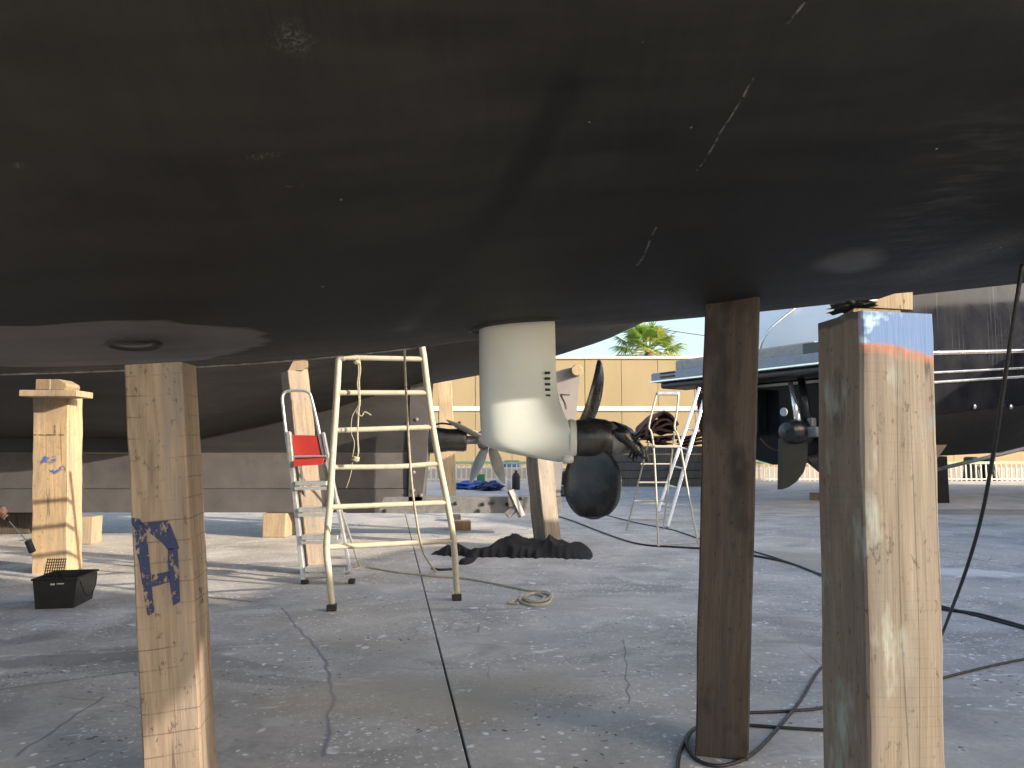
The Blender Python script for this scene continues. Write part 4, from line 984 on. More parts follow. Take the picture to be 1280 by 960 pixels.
# swim platform along the stern
pz0, pz1 = zat(462), zat(440)
plat = MB(); PL, PD = BEAM + 0.5, 0.9
plat.box((-0.55, BEAM / 2 + 0.1, 3.06), (1.15, BEAM + 0.7, 0.24), ch=0.04); pl = plat.build('swim_platform', plain('platform_grey', (0.27, 0.29, 0.33), 0.4, 0, 0.1, 5), m3)
mb = MB(); mb.box((-1.135, BEAM / 2 + 0.1, 2.96), (0.03, BEAM + 0.74, 0.045), ch=0.008); mb.build('platform_edge', CHROME, pl)
mb = MB(); mb.box((-0.55, BEAM / 2 + .1, 2.86), (0.9, BEAM + .3, 0.16), ch=0.05); mb.build('platform_frame', BLACKPAINT, pl)
mb = MB(); mb.box((-0.6, BEAM / 2 + .2, 3.3), (0.5, BEAM * 0.86, 0.34), ch=0.06); ck = mb.build('platform_locker', plain('teak_grey', (0.36, 0.34, 0.31), 0.6, 0, 0.15, 8), pl)
mb = MB(); mb.box((-0.86, 0.55, 3.31), (0.03, 0.5, 0.24), ch=0.01); mb.build('locker_window', plain('dark_glass', (0.012, 0.016, 0.022), 0.08), ck)
for dz in (0, .09):
    mb = MB(); mb.box((-1.13, BEAM - .15, 3.05 + dz), (0.02, 0.5, 0.04)); mb.build('vent', RUBBER, pl)
# white superstructure
rows = []
for (z, xa, xb, ya, yb) in ((3.2, 0.15, 9, .25, BEAM - .25), (3.9, 0.2, 9, .25, BEAM - .25), (4.5, 0.6, 8.8, .4, BEAM - .4), (5.0, 1.5, 8.4, .6, BEAM - .6), (5.25, 2.4, 7.8, .8, BEAM - .8)):
    r_ = .45; ring = []
    for (cx_, cy_, a0_) in ((xa + r_, ya + r_, 180), (xb - r_, ya + r_, 270), (xb - r_, yb - r_, 0), (xa + r_, yb - r_, 90)):
        for k in range(5):
            q = R(a0_ + 90 * k / 4); ring.append(Vector((cx_ + r_ * math.cos(q), cy_ + r_ * math.sin(q), z)))
    rows.append(ring)
mb = MB(); mb.grid(rows, closed=True); L = len(rows[0]); mb.f.append(tuple(range(4 * L, 5 * L)))
mb.build('superstructure', plain('white_gelcoat', (.84, .84, .83), .35, 0, .03, 1), m3, smooth=True, angle=R(35))
mb = MB(); mb.tube(smooth_path([(-.1, BEAM * .55, 3.5), (0.0, BEAM * .5, 4.0), (.7, BEAM * .42, 4.65), (1.2, BEAM * .35, 5.2)]), .03, 8); mb.build('handrail', CHROME, m3, smooth=True)
# transom gear
mb = MB(); mb.box((-0.22, BEAM * .62, 2.12), (0.42, 0.95, 1.05), ch=0.06); dr = mb.build('drive_unit', BLACKPAINT, m3)
for k in range(7):
    mb = MB(); y = BEAM * .62 - .40 + k * .13; mb.tube([(-.46, y, 1.72), (-.47, y + .06 * (-1) ** k, 2.1), (-.46, y, 2.55)], .028, 6); mb.build('hose', RUBBER, dr, smooth=True)
mb = MB(); mb.box((-0.02, BEAM * .55, 2.72), (0.06, BEAM * .8, 0.06)); mb.build('transom_trim', WHITEP, m3)
def L3(px, py, Y):  # local point
    P = at(px, py, Y) - o3; return Vector((P.dot(fwd), P.dot(rt3), P.z))
mb = MB(); mb.tube([L3(988, 478, 15.8), L3(1000, 541, 15.6)], .055, 10); mb.tube([L3(993, 500, 15.77), L3(1000, 541, 15.6)], .075, 10); ram = mb.build('steering_ram', CHROME, m3, smooth=True)
mb = MB(); mb.tube([L3(1001, 470, 15.9), L3(1012, 535, 15.6)], .08, 8); mb.build('ram_bracket', BLACKPAINT, ram, smooth=True)
mb = MB(); c = L3(992, 540, 15.7); M = Matrix.Rotation(R(70), 3, 'Y'); mb.lathe([(0.05, -.3), (.2, -.24), (.27, -.1), (.28, .1), (.27, .35), (.2, .34), (.18, .0)], c, n=22, M=Matrix.Rotation(R(90), 3, 'Y')); pod = mb.build('pod_housing', BLACKPAINT, m3, smooth=True, angle=R(40))
mb = MB(); mb.box(L3(1022, 540, 15.6), (0.5, 0.3, 0.22), ch=0.04); mb.box(L3(1014, 528, 15.6), (0.16, 0.16, 0.2), ch=0.03); mb.build('gear_bracket', STEEL, pod)
def blade3(pts, Y, th, name, mat):
    mb = MB(); P = [L3(px, py, Y) for px, py in pts]; mb.prism(P, (0.02, th, 0)); return mb.build(name, mat, m3)
OLIVE = plain('olive_antifouling', (0.032, 0.029, 0.018), 0.7, 0, 0.3, 4)
blade3([(978, 548), (1010, 548), (1009, 575), (1005, 590), (996, 602), (986, 609), (977, 612)], 15.6, .12, 'rudder', OLIVE)
blade3([(1008, 556), (1042, 556), (1042, 598), (1028, 590), (1016, 580), (1009, 572)], 16.4, .12, 'trim_blade', BLACKPAINT)
mb = MB(); mb.lathe([(.09, 0), (.09, .02), (.07, .03)], L3(980, 515, 15.6), 'Z', 16, M=Matrix.Rotation(R(-90), 3, 'Y')); mb.build('anode', plain('zinc', (0.4, 0.4, 0.4), 0.6), m3)
mb = MB(); mb.tube(smooth_path([L3(951, 548, 16.3), L3(958, 556, 16.3), L3(968, 562, 16.3), L3(980, 563, 16.2)]), .02, 6); mb.build('drain_hose', BROWN, m3, smooth=True)
# added unseen hull that shades and is mirrored in the motor yacht's side
db = tag(empty('occluder', (22.5, 15.5, 0)), 'big dark blue ketch hull added unseen at far right to shade the motor yacht', 'boat')
rows = []
for i in range(25):
    y = -7 + 16 * i / 24; b = 2.6 * interp(y, [(-7, .05), (-4, .6), (0, .95), (5, 1), (9, .7)]); sec = [(.1, .5), (.15, 1.3), (b * .75, 2.0), (b, 3.0), (b * 1.02, 6.2), (0, 6.3)]; sec = [(min(o, max(b, .12)), z) for o, z in sec]
    rows.append([Vector((-o, y, z)) for o, z in reversed(sec)] + [Vector((o, y, z)) for o, z in sec[:-1]])
mb = MB(); mb.grid(rows, closed=True); L = len(rows[0]); mb.f.append(tuple(range(L))); mb.f.append(tuple(range(24 * L, 25 * L))); mb.build('hull', plain('dark_blue_gelcoat', (.05, .055, .075), .3, 0, .1, 1), db, smooth=True, angle=R(35))
# its supports
sb = gnd(1172, 628); 
timber('support_post', sb, Vector((sb.x, sb.y, 1.1)), 0.42, 0.4, R(-18), plain('tarred_black', (0.012, 0.012, 0.012), 0.8), 'black support post under the motor yacht, right of the nearest post')
P = at(1160, 590, sb.y - .1)
mb = MB(); mb.prism([at(1150, 590, 17.2), at(1163, 585, 17.2), at(1184, 556, 17.2), at(1150, 556, 17.2)], (0, .35, 0)); tag(mb.build('wooden_wedge', OCHRE, origin=at(1150, 590, 17.2)), 'triangular wooden chock under the dark motor yacht hull', 'wedge')
mb = MB(); A_, B_ = at(1150, 592, 16.6), at(1300, 556, 16.2); mb.tube([A_, B_], .042, 10); tag(mb.build('steel_pole', STEEL, smooth=True, origin=A_), 'slanting grey steel pole in front of the motor yacht keel', 'pole')
bo = MB(); bo.box((0, 0, .09), (0.5, .3, .18), ch=.015); b_ = bo.build('wooden_block', W_GREY); b_.location = gnd(1026, 625); b_.rotation_euler = (0, 0, -.3); tag(b_, 'small dark wooden block on the ground beneath the motor yacht stern', 'block')

# ================================================================== YARD WALL, FENCE, PALM
YW = 36.0
WALLM = NT('yellow_cladding'); v_ = WALLM.coord('World')
c_ = WALLM.mix(WALLM.ramp(WALLM.noise(WALLM.map(v_, (1, 1, .3)), 0.6, 5, .6), .3, .7), (0.29, 0.225, 0.125), (0.33, 0.26, 0.15)); WALLM.color(c_); WALLM.rough(.7); WALLM = WALLM.m
wall = tag(empty('boundary_wall', (10, YW, 0)), 'pale yellow panelled boundary wall with a white band at the back of the yard', 'wall')
wz0, wz1, wtop = 0.0, at(640, 511, YW).z, at(640, 449, YW).z
pw = 1.78
for row, (za, zb) in enumerate(((0.0, wz1 - .12), (wz1 + .12, wtop))):
    mb = MB(); mb.box((0, 0, 0), (pw - .02, .12, zb - za), ch=.012); me = mb.mesh('panel'); me.materials.append(WALLM)
    for k in range(-16, 17):
        o = obj_from(me, 'panel', wall); o.location = (k * pw - 2, random.uniform(-.008, .008), (za + zb) / 2)
mb = MB(); mb.box((-2, .09, wtop / 2), (pw * 33, .06, wtop - .05)); mb.build('backing', plain('dull_backing', (0.38, 0.33, 0.24), .8), wall)
mb = MB(); mb.box((-2, -.03, wz1), (pw * 33, .2, .235), ch=.02); mb.build('band', WHITEP, wall)
mb = MB(); mb.box((-2, 0, wtop + .07), (pw * 33, .3, .14), ch=.02); mb.build('coping', WHITEP, wall)
YF = 31.0
fen = tag(empty('railing_fence', (4, YF, 0)), 'low white picket railing with a green top rail along the yard edge', 'fence')
fz = at(640, 579, YF).z
mb = MB(); mb.box((0, 0, fz / 2), (0.05, .04, fz), ch=0); me = mb.mesh('picket'); me.materials.append(WHITEP)
for k in range(150):
    o = obj_from(me, 'picket', fen); o.location = (-8 + k * .21, 0, 0)
mb = MB(); mb.box((7.7, 0, fz + .02), (32, .08, .11)); mb.build('top_rail', plain('pale_green_paint', (0.25, 0.42, 0.27), .6), fen)
mb = MB(); mb.box((7.7, .0, .08), (32, .06, .05)); mb.build('bottom_rail', WHITEP, fen)
kb_ = MB(); kb_.box((10, 34.2, .25), (80, 3.2, .5), ch=.03); tag(kb_.build('terrace', plain('sunlit_cream_render', (0.40, 0.36, 0.30), .8, 0, .1, .8)), kind='structure')
# two dark barrels behind the railing
for i_, (px_, lab) in enumerate(((1211, 'left one of the two dark cones behind the white railing'), (1232, 'right one of the two dark cones behind the white railing'))):
    c = gnd(px_, 602); c.y = 31.6; c.x = (px_ - 640) / FPX * 31.6
    mb = MB(); mb.lathe([(.42, 0), (.34, .15), (.30, .55), (.28, .95), (.2, 1.0)], (0, 0, 0), 'Z', 16); b_ = mb.build('barrel', RUBBER, smooth=True, angle=R(40)); b_.location = c; tag(b_, lab, 'barrel', 'dark barrels behind the railing')

# palm
PY = 46.0; pc = at(811, 440, PY)
palm = tag(empty('palm_tree', (pc.x, PY, 0)), 'fan palm with green and yellow fronds rising behind the yellow wall', 'tree')
TR = plain('palm_bark', (0.22, 0.15, 0.09), .9, 0, .3, 6, .4)
mb = MB(); pts = [(0, 0, z) for z in [i * (pc.z) / 14 for i in range(15)]]; mb.tube(pts, [.34 - .1 * i / 14 + .02 * (i % 2) for i in range(15)], 12); mb.build('trunk', TR, palm, smooth=True)
def leafm(name, c1, c2):
    g = NT(name); v = g.coord('World'); g.color(g.mix(g.noise(v, 3, 3), c1, c2)); g.rough(.55)
    try: g.b.inputs['Transmission Weight'].default_value = 0
    except Exception: pass
    tl = g.n('ShaderNodeBsdfTranslucent'); tl.inputs[0].default_value = rgb(tuple(x * 1.3 for x in c2)); mx = g.n('ShaderNodeMixShader'); mx.inputs[0].default_value = .35
    g.l(g.b.outputs[0], mx.inputs[1]); g.l(tl.outputs[0], mx.inputs[2]); g.l(mx.outputs[0], g.out.inputs[0]); return g.m
LF = [leafm('frond_green', (0.12, 0.20, 0.035), (0.22, 0.33, 0.06)), leafm('frond_yellow', (0.30, 0.30, 0.05), (0.46, 0.42, 0.09)), leafm('frond_dry', (0.26, 0.17, 0.07), (0.34, 0.24, 0.11))]
rnd = random.Random(3)
def frond(i, az, el, ln, mat):
    d = Vector((math.cos(az) * math.cos(el), math.sin(az) * math.cos(el), math.sin(el))); base = Vector((0, 0, pc.z)) + d * .15
    tip = base + d * ln; mb = MB(); mb.tube(smooth_path([base, (base + tip) / 2 + Vector((0, 0, .06)), tip], 3), .025, 5)
    sd_ = d.cross(Vector((0, 0, 1))).normalized(); up = sd_.cross(d).normalized()
    nl = 22; R_ = 1.25 * rnd.uniform(.85, 1.15)
    for k in range(nl):
        a = R(-105 + 210 * k / (nl - 1)); ld = (d * math.cos(a) + sd_ * math.sin(a) * .95 + up * .12 * math.cos(a * 2)).normalized()
        l_ = R_ * (1 - .25 * abs(a) / 2) * rnd.uniform(.85, 1.1); side = ld.cross(up).normalized() * .055
        m1 = tip + ld * l_ * .5 + up * .02; e = tip + ld * l_ + Vector((0, 0, -.22 * l_ - .1 * rnd.random()))
        mb.add([tip, m1 + side, e, m1 - side, m1 + up * .02], [(0, 1, 4), (0, 4, 3), (1, 2, 4), (4, 2, 3)])
    return mb.build('frond', mat, palm)
for i in range(40):
    az = i * 2.39996 + rnd.uniform(-.2, .2); t = i / 39; el = R(lerp(80, -28, t ** .8)); 
    frond(i, az, el, rnd.uniform(.9, 1.4) * (1.1 if t > .3 else .9), LF[0] if rnd.random() < (.75 if t < .6 else .4) else (LF[1] if t < .85 else LF[2]))
# overhead wire
mb = MB(); A_, B_ = at(830, 412, 60), at(1000, 425, 60); mb.tube([lerp(A_, B_, k / 10) + Vector((0, 0, -.3 * math.sin(math.pi * k / 10))) for k in range(11)], .03, 6)
tag(mb.build('overhead_wire', RUBBER, origin=A_), 'thin dark overhead wire crossing the sky right of the palm', 'wire')

# ================================================================== YARD CLUTTER
# timber stack with rolled canvas
st_o = Vector((5.3, 26.5, 0)); stack = tag(empty('timber_stack', st_o), 'stack of grey baulks at the back of the yard behind the trestle ladder', 'timber stack')
W_ST = wood('stacked_old_timber', (0.22, 0.18, 0.145), (0.09, 0.07, 0.055), seed=31.0)
mb = MB(); mb.box((0, 0, 0), (3.6, .3, .27), ch=.02); me = mb.mesh('baulk'); me.materials.append(W_ST)
for lv in range(5):
    for k in range(3):
        o = obj_from(me, 'baulk', stack); o.location = (random.uniform(-.15, .15), k * .33 - .33, .14 + lv * .282); o.rotation_euler = (0, 0, random.uniform(-.015, .015))
def folded(path, th, ln, seed):
    P = smooth_path([Vector((x, 0, z)) for x, z in path], 7); rows = []; n = len(P)
    for yy in (0, ln * .25, ln * .5, ln):
        out, inn = [], []
        for k, p_ in enumerate(P):
            t = (P[min(k + 1, n - 1)] - P[max(k - 1, 0)]).normalized(); nn = Vector((-t.z, 0, t.x))
            w_ = Vector((.05 * noise.noise(Vector((k * .2, yy * 3, seed))), yy, .05 * noise.noise(Vector((k * .2, yy * 3, seed + 5))) - .05 * yy))
            out.append(p_ + nn * th / 2 + w_); inn.append(p_ - nn * th / 2 + w_)
        rows.append(out + inn[::-1])
    mb = MB(); mb.grid(rows, closed=True); L = 2 * n
    for base in (0, 3 * L):
        for k in range(n - 1): mb.f.append((base + k, base + k + 1, base + L - 2 - k, base + L - 1 - k))
    return mb
FOLDS = {1: [(-.55, -.25), (-.1, -.05), (.35, .3), (.5, .42), (.55, .3), (.2, .1), (-.35, -.1), (-.3, -.2), (.2, -.05), (.55, .05), (.6, -.1), (.2, -.28), (-.3, -.3)],
         5: [(-.6, -.3), (-.5, .1), (0, .5), (.2, .5), (.55, .2), (.5, .05), (.1, .3), (-.3, .05), (-.3, -.1), (.2, .12), (.5, -.05), (.4, -.2), (-.1, -.05), (-.4, -.3), (.4, -.35)],
         9: [(-.5, -.2), (-.3, .1), (.2, .15), (.45, .0), (.2, -.05), (-.2, -.1), (-.1, -.2), (.5, -.22)],
         14: [(-.9, .05), (-.3, -.05), (.4, .15), (.9, .3), (.8, .12), (.2, .0), (-.6, -.12), (-.5, -.2), (.3, -.15), (.9, -.05), (.9, -.2), (.2, -.3), (-.7, -.32)]}
labs = ['brown looped canvas on the timber stack, behind the glove', 'brown folded canvas on the timber stack, seen through the trestle ladder', 'small brown folded canvas on the stack, low, below the big folded one', 'wide flat pile of brown canvas at the right end of the timber stack']
for (px_, py_, r_, lab, s_) in ((799, 541, .42, labs[0], 1), (828, 534, .52, labs[1], 5), (832, 549, .30, labs[2], 9), (868, 544, .45, labs[3], 14)):
    c = at(px_, py_, 25.9)
    o = folded(FOLDS[s_], .075, 1.1, s_).build('canvas_roll', BROWN, smooth=True, angle=R(60)); o.scale = (r_ * 1.9, 1, r_ * 1.9)
    o.location = c; o.rotation_euler = (0, random.uniform(-.15, .15), random.uniform(-.2, .2)); tag(o, lab, 'canvas roll', 'rolled canvas on the stack')
# black cloth heap round the grey post
def cloth():
    c0, c1 = gnd(560, 690), gnd(722, 692); O = (c0 + c1) / 2; ex_ = (c1 - c0); L_ = ex_.length; ex_.normalize(); ey_ = Vector((-ex_.y, ex_.x, 0))
    nx_, ny_ = 150, 60; V, F, idx = [], [], {}
    for i in range(nx_ + 1):
        for j in range(ny_ + 1):
            u, v = i / nx_ * 2 - 1, j / ny_ * 2 - 1
            x = u * L_ * .62; y = v * 1.0
            n0 = noise.noise(Vector((x * 2.1, y * 2.1, 3))); 
            wdt = .50 + .32 * u + .30 * noise.noise(Vector((u * 3, 7, 0))) + .16 * noise.noise(Vector((u * 14, 3 if y > 0 else 5, 0)))
            cy_ = .12 * math.sin(u * 2.6) - .05
            d = abs(y - cy_) / max(.12, wdt * .75)
            env = max(0.0, 1 - d ** 2) * max(0, 1 - abs(u) ** 5)
            env += .8 * max(0, 1 - ((u + .45) / .10) ** 2 - ((y + .62) / .42) ** 2)          # tail towards the viewer
            env -= .18 * max(0, noise.noise(Vector((x * 3.7, y * 3.7, 9))))
            wv = 2.2 * noise.noise(Vector((x * 1.1, y * .9, 1))) + 1.1 * noise.noise(Vector((x * 2.7, y * 1.6, 4)))
            fold = .085 * (1 - abs(math.sin(y * 3.4 + x * .5 + 1.9 * wv))) ** 1.3 + .05 * (1 - abs(math.sin(x * 1.1 - y * 3.2 + 2.6 * wv))) ** 1.5 + .03 * noise.noise(Vector((x * 5, y * 5, 3)))
            hgt = .11 + .05 * math.sin(u * 4 + 1) + .09 * max(0, u)
            z = -.02 + max(0, env) ** .6 * (hgt * (.45 + .4 * (1 - d if d < 1 else 0)) + fold) if env > 0 else -.03
            idx[i, j] = len(V); V.append(ex_ * x + ey_ * y + Vector((0, 0, z)))
    for i in range(nx_):
        for j in range(ny_):
            q = [idx[i, j], idx[i + 1, j], idx[i + 1, j + 1], idx[i, j + 1]]
            if max(V[k].z for k in q) > -.018: F.append(q)
    mb = MB(); mb.add(V, F); o = mb.build('black_cloth', plain('black_cloth', (0.009, 0.009, 0.010), .92, 0, .3, 30, .3), smooth=True); o.location = O
    return tag(o, 'crumpled black cloth heaped round the foot of the grey post', 'cloth')
cloth()
# coil of rope and its tail
def gpath(lst, z=.008, k=6): return smooth_path([gnd(x, y, z) for x, y in lst], k)
pts = gpath([(440, 712), (456, 709), (475, 712), (500, 716), (540, 720), (580, 723), (610, 728), (640, 734), (660, 738), (682, 740), (690, 745), (686, 753), (668, 757), (650, 752), (654, 744), (672, 741), (688, 744), (683, 751), (662, 752), (655, 747), (668, 743), (680, 746), (672, 752), (650, 749), (640, 752), (635, 754), (648, 755)])
for i, p_ in enumerate(pts): p_.z = .008 + .010 * max(0, math.sin(i * .33)) if i > 60 else .008
_o = pts[0].copy(); mb = MB(); mb.tube(pts, .011, 8); tag(mb.build('rope_coil', ROPE, smooth=True, origin=_o), 'pale rope trailing across the concrete into a loose coil', 'rope')
def cable(lst, label, r=.009, pre=None, mat=CABLE):
    pts = (pre or []) + [gnd(x, y, r) for x, y in lst]; pts = smooth_path(pts, 6); o_ = pts[0].copy(); mb = MB(); mb.tube(pts, r, 8)
    return tag(mb.build('cable', mat, smooth=True, origin=o_), label, 'cable', 'cables on the concrete')
cable([(590, 631), (650, 638), (700, 646), (760, 668), (800, 680), (850, 684), (900, 687), (940, 694), (985, 703), (1030, 719), (1090, 733), (1165, 758), (1225, 768), (1300, 789)], 'black cable running from the grey post past the trestle ladder to the right edge', .011)
cable([(720, 634), (790, 652), (840, 662), (880, 675), (945, 690), (1000, 708), (1034, 722), (1100, 742), (1165, 755), (1230, 772), (1300, 791)], 'thinner black cable passing behind the trestle ladder', .009)
cable([(1165, 812), (1120, 822), (1075, 822), (1030, 832), (1000, 876), (968, 915), (938, 944), (902, 957), (872, 950), (858, 930), (864, 914), (874, 908), (862, 916), (850, 940), (846, 975)], 'black cable hanging from the hull and looping round the dark post foot', .0075, pre=[Vector(at(1278, 330, 2.6)), Vector(at(1271, 375, 2.62)), Vector(at(1258, 460, 2.7)), Vector(at(1243, 560, 2.85)), Vector(at(1222, 665, 3.15)), Vector(at(1192, 755, 3.7))])
cable([(1300, 820), (1240, 832), (1168, 850), (1100, 868), (1032, 884), (980, 889), (925, 891)], 'black cable lying from the right edge to the dark post, upper one', .0075)
cable([(1040, 913), (985, 910), (930, 906), (890, 904)], 'short run of black cable behind the foot of the nearest post', .0075)
cable([(570, 711), (550, 712), (540, 710)], 'short dark cord end beside the black cloth', .012)
# paint tray
tb0 = gnd(68, 761); TW = 0.275
tray3 = tag(empty('paint_tray', tb0), 'black plastic paint tray standing before the scribbled sunlit post', 'paint tray'); tray3.rotation_euler = (0, 0, R(10))
def frust(z0, z1, a0, b0, a1, b1): return [[Vector((-a0, -b0, z0)), Vector((a0, -b0, z0)), Vector((a0, b0, z0)), Vector((-a0, b0, z0))], [Vector((-a1, -b1, z1)), Vector((a1, -b1, z1)), Vector((a1, b1, z1)), Vector((-a1, b1, z1))]]
ob, ot = frust(0, .225, .135, .19, .155, .215); ib, it = frust(.012, .226, .128, .183, .146, .206)
mb = MB(); rows = [ob, ot, it, ib]; mb.grid(rows, closed=True); mb.f.append((0, 1, 2, 3)); mb.f.append((12, 13, 14, 15)); mb.v = [(x, y + .19, z) for x, y, z in mb.v]; mb.build('body', BLACKPLASTIC, tray3)
mb = MB(); rim = [(-.16, -.03, .226), (.16, -.03, .226), (.16, .41, .226), (-.16, .41, .226), (-.16, -.03, .226)]
for a, b in zip(rim, rim[1:]): mb.tube([a, b], .008, 6)
mb.build('rim', BLACKPLASTIC, tray3)
mb = MB(); mb.tube(smooth_path([(.162, .02, .21), (.175, .06, .13), (.178, .14, .07), (.178, .24, .07), (.175, .32, .13), (.162, .37, .21)]), .005, 6); mb.build('handle', RUBBER, tray3, smooth=True)
mb = MB(); Mg = Matrix.Rotation(R(-22), 3, 'X')
for k in range(9): mb.box(Mg @ Vector((-.05 + k * .0165 - .03, 0, .05)) + Vector((-.03, .05, .21)), (.005, .006, .24), rot=Mg)
for k in range(11): mb.box(Mg @ Vector((-.015, 0, -.06 + k * .022)) + Vector((-.03, .05, .21)), (.14, .006, .005), rot=Mg)
tag(mb.build('roller_grid', BLACKPLASTIC, tray3), kind=None)
mb = MB(); mb.box((-.01, -.0335, .19), (.03, .002, .012)); mb.box((.045, -.0335, .193), (.05, .002, .008)); mb.build('sticker', WHITEP, tray3)

# ---- person kneeling just outside the left edge, hand with a paint roller
HP = at(7, 646, 6.4)                                    # hand
SKIN = plain('skin', (0.50, 0.29, 0.21), .55, 0, .08, 20)
SHIRT = plain('navy_overall', (0.035, 0.045, 0.075), .9, 0, .2, 12, .2)
pel = HP + Vector((-1.05, .15, -HP.z + .42))
def skin_obj(name, verts, edges, mat, parent, sub=2):
    me = bpy.data.meshes.new(name); me.from_pydata([v for v, r_ in verts], edges, []); me.update(); o = bpy.data.objects.new(name, me); C.objects.link(o); o.parent = parent
    md = o.modifiers.new('skin', 'SKIN'); md.use_smooth_shade = True
    for sv, (v, r_) in zip(me.skin_vertices[0].data, verts): sv.radius = (r_, r_)
    me.skin_vertices[0].data[0].use_root = True
    ss_ = o.modifiers.new('sub', 'SUBSURF'); ss_.levels = sub; ss_.render_levels = sub; me.materials.append(mat); return o
per = tag(empty('person', (pel.x, pel.y, 0)), 'person at the left edge in dark overalls holding a paint roller, one hand in view', 'person')
Op = Vector(per.location)
def V_(x, y, z): return Vector((x, y, z))
P0 = pel - Op; hand = HP - Op
sh_c = P0 + V_(.18, 0, .50); shR = sh_c + V_(.05, -.19, 0); shL = sh_c + V_(.05, .19, 0)
elb = (shR + hand) / 2 + V_(-.02, -.06, -.13); wr = hand + V_(-.045, 0, .085)
verts = [(P0, .15), (P0 + V_(.07, 0, .24), .145), (sh_c, .13), (sh_c + V_(.05, 0, .12), .055), (sh_c + V_(.10, 0, .20), .075), (sh_c + V_(.12, 0, .30), .095), (sh_c + V_(.12, 0, .38), .06),
         (shR, .075), (elb, .048), (lerp(elb, wr, .6), .040), (wr, .028), (shL, .075), (shL + V_(.18, .02, -.24), .048), (shL + V_(.38, -.02, -.34), .033),
         (P0 + V_(.05, -.11, -.03), .10), (P0 + V_(.45, -.14, .02), .068), (P0 + V_(.36, -.14, -.34), .045), (P0 + V_(.50, -.14, -.385), .034),
         (P0 + V_(.05, .11, -.03), .10), (P0 + V_(.42, .15, -.30), .068), (P0 + V_(.02, .15, -.36), .045), (P0 + V_(-.10, .15, -.37), .036)]
edges = [(0, 1), (1, 2), (2, 3), (3, 4), (4, 5), (5, 6), (2, 7), (7, 8), (8, 9), (9, 10), (2, 11), (11, 12), (12, 13), (0, 14), (14, 15), (15, 16), (16, 17), (0, 18), (18, 19), (19, 20), (20, 21)]
skin_obj('body', verts, edges, SHIRT, per)
hd = lump(sh_c + V_(.13, 0, .30), Matrix.Diagonal((.098, .078, .122)), 24, 18, .06, 5, 2, .02); hd.build('head', SKIN, per, smooth=True)
hr = lump(sh_c + V_(.115, 0, .335), Matrix.Diagonal((.102, .085, .108)), 24, 18, .05, 6, 4, .08); hr.build('hair', plain('dark_hair', (0.03, 0.022, 0.016), .8), per, smooth=True)
# hand closed on the roller handle
hx = (at(40, 683, 6.4) - at(8, 657, 6.4)).normalized()          # along the handle
n1_ = Vector((0, -1, 0)); n2_ = hx.cross(n1_).normalized()
pm = hand + V_(-.01, 0, .02)
hv = [(wr, .030), (lerp(wr, pm, .5), .034), (pm, .036)]; he = [(0, 1), (1, 2)]
skin_obj('hand', hv, he, SKIN, per)
for k in range(4):
    b = pm + hx * (-.03 + .021 * k) + n2_ * .022; r_ = .0095 - .0006 * abs(k - 1.5)
    ch_ = [(b, r_), (b + n1_ * .026 - n2_ * .004, r_), (b + n1_ * .034 - n2_ * .030, r_ * .93), (b + n1_ * .014 - n2_ * .044 , r_ * .85)]
    skin_obj('finger', ch_, [(0, 1), (1, 2), (2, 3)], SKIN, per)
b = pm - hx * .03 - n2_ * .01; skin_obj('thumb', [(b, .012), (b + n1_ * .03 + hx * .02, .011), (b + n1_ * .038 + hx * .05 - n2_ * .008, .009)], [(0, 1), (1, 2)], SKIN, per)
ro0 = HP + Vector((.0, -.018, 0)); ro = tag(empty('paint_roller', ro0), 'small black paint roller held out by the hand at the left edge', 'paint roller')
E1 = at(38, 679, 6.4) + Vector((0, -.018, 0))
tubeobj([ro0 - hx * .06, ro0 + hx * .05, ro0 + hx * .06], [.010, .010, .006], 'handle', BLACKPLASTIC, ro, ro0)
tubeobj([ro0 + hx * .05, E1], .0045, 'shaft', CHROME, ro, ro0)
hd_ = E1 + Vector((.012, 0, -.025)); mb = MB(); ax = Vector((.45, 0, -.9)).normalized(); mb.tube([hd_ - ax * .055, hd_ - ax * .05, hd_ + ax * .05, hd_ + ax * .055], [.02, .027, .027, .02], 14); mb.v = [tuple(Vector(v) - ro0) for v in mb.v]; mb.build('roller_sleeve', RUBBER, ro, smooth=True, angle=R(50))

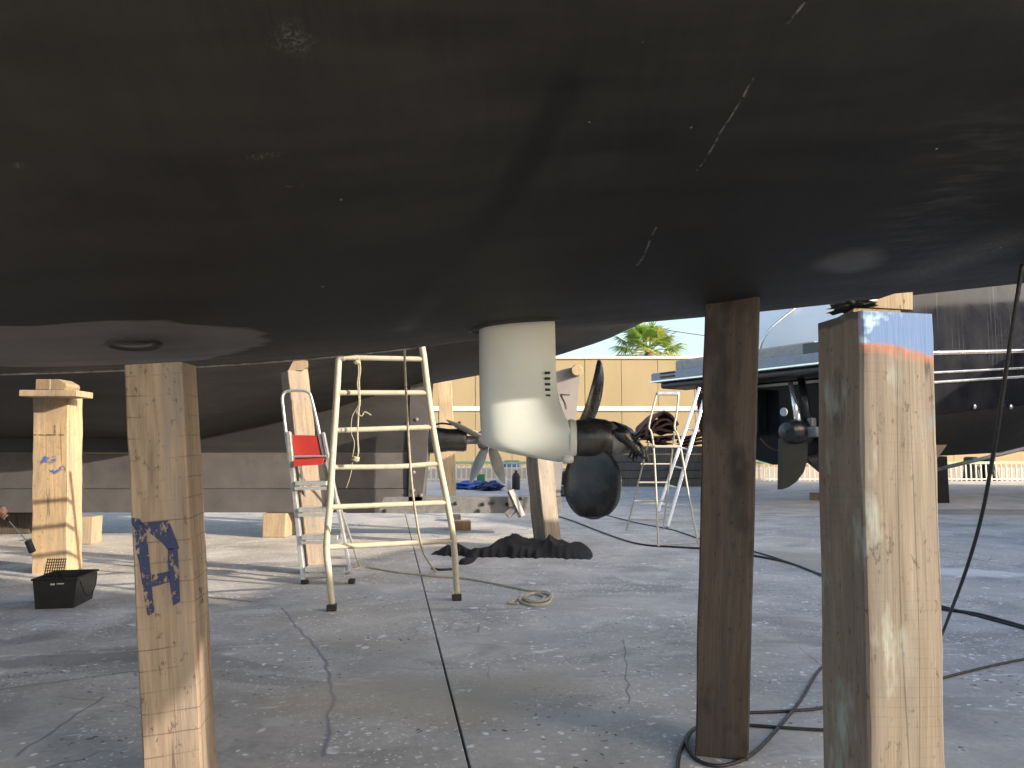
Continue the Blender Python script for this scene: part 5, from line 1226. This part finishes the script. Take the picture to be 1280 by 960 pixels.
# ---- far odds and ends seen below the stern of the long-keeled boat
def small(name, lab, cat, px, pyb, wpx, hpx, mat, dep=.4, shape='box', Y=None):
    c = gnd(px, pyb); s_ = c.y / FPX; w_, h_ = wpx * s_, hpx * s_
    mb = MB()
    if shape == 'box': mb.box((0, dep / 2, h_ / 2), (w_, dep, h_), ch=min(w_, h_, dep) * .12)
    elif shape == 'bottle':
        mb.lathe([(w_ * .46, 0), (w_ * .5, h_ * .04), (w_ * .5, h_ * .68), (w_ * .36, h_ * .82), (w_ * .16, h_ * .88), (w_ * .16, h_ * .95), (w_ * .18, h_), (w_ * .1, h_)], (0, 0, 0), 'Z', 16)
    elif shape == 'heap':
        L_ = lump((0, 0, h_ * .4), Matrix.Diagonal((w_ / 2, dep / 2, h_ * .6)), 36, 18, .45, 8, px, .3); mb = L_
    o = mb.build(name, mat, smooth=shape != 'box', angle=R(40)); o.location = c; return tag(o, lab, cat)
small('tarpaulin', 'bright blue tarpaulin heap on the ground left of the hanging blade', 'tarpaulin', 590, 611, 46, 9, BLUE, 1.2, 'heap')
small('tarpaulin', 'dark blue folded tarpaulin right of the bright blue heap', 'tarpaulin', 615, 613, 30, 11, plain('navy_tarp', (0.02, 0.035, 0.12), .7), .9, 'heap')
small('crate', 'small green crate behind the blue tarpaulin', 'crate', 601, 604, 10, 11, GREEN)
small('jerrycan', 'white plastic jerrycan beside the propeller of the long-keeled boat', 'jerrycan', 627, 613, 13, 22, WHITEP, .3, 'bottle')
small('bottle', 'small white bottle right of the white jerrycan', 'bottle', 637, 611, 6, 13, WHITEP, .2, 'bottle')
small('drum', 'dark drum between the small bottle and the grey post', 'drum', 645, 612, 10, 24, RUBBER, .4, 'bottle')
small('crate', 'dark blue crate under the drive leg in the distance', 'crate', 640, 598, 22, 22, plain('navy_crate', (0.02, 0.05, 0.14), .6), .8)
small('crate', 'dark crate to the right of the grey post in the distance', 'crate', 705, 606, 24, 16, W_DARK, .8)
small('crate', 'blue crate on the right of the grey post, far off', 'crate', 703, 592, 16, 12, BLUE, .6)
small('rubble_bag', 'grey mesh heap on the ground right of the grey post', 'rubble bag', 706, 620, 22, 11, plain('grey_mesh', (0.10, 0.10, 0.10), .9, 0, .4, 30, .5), .6, 'heap')
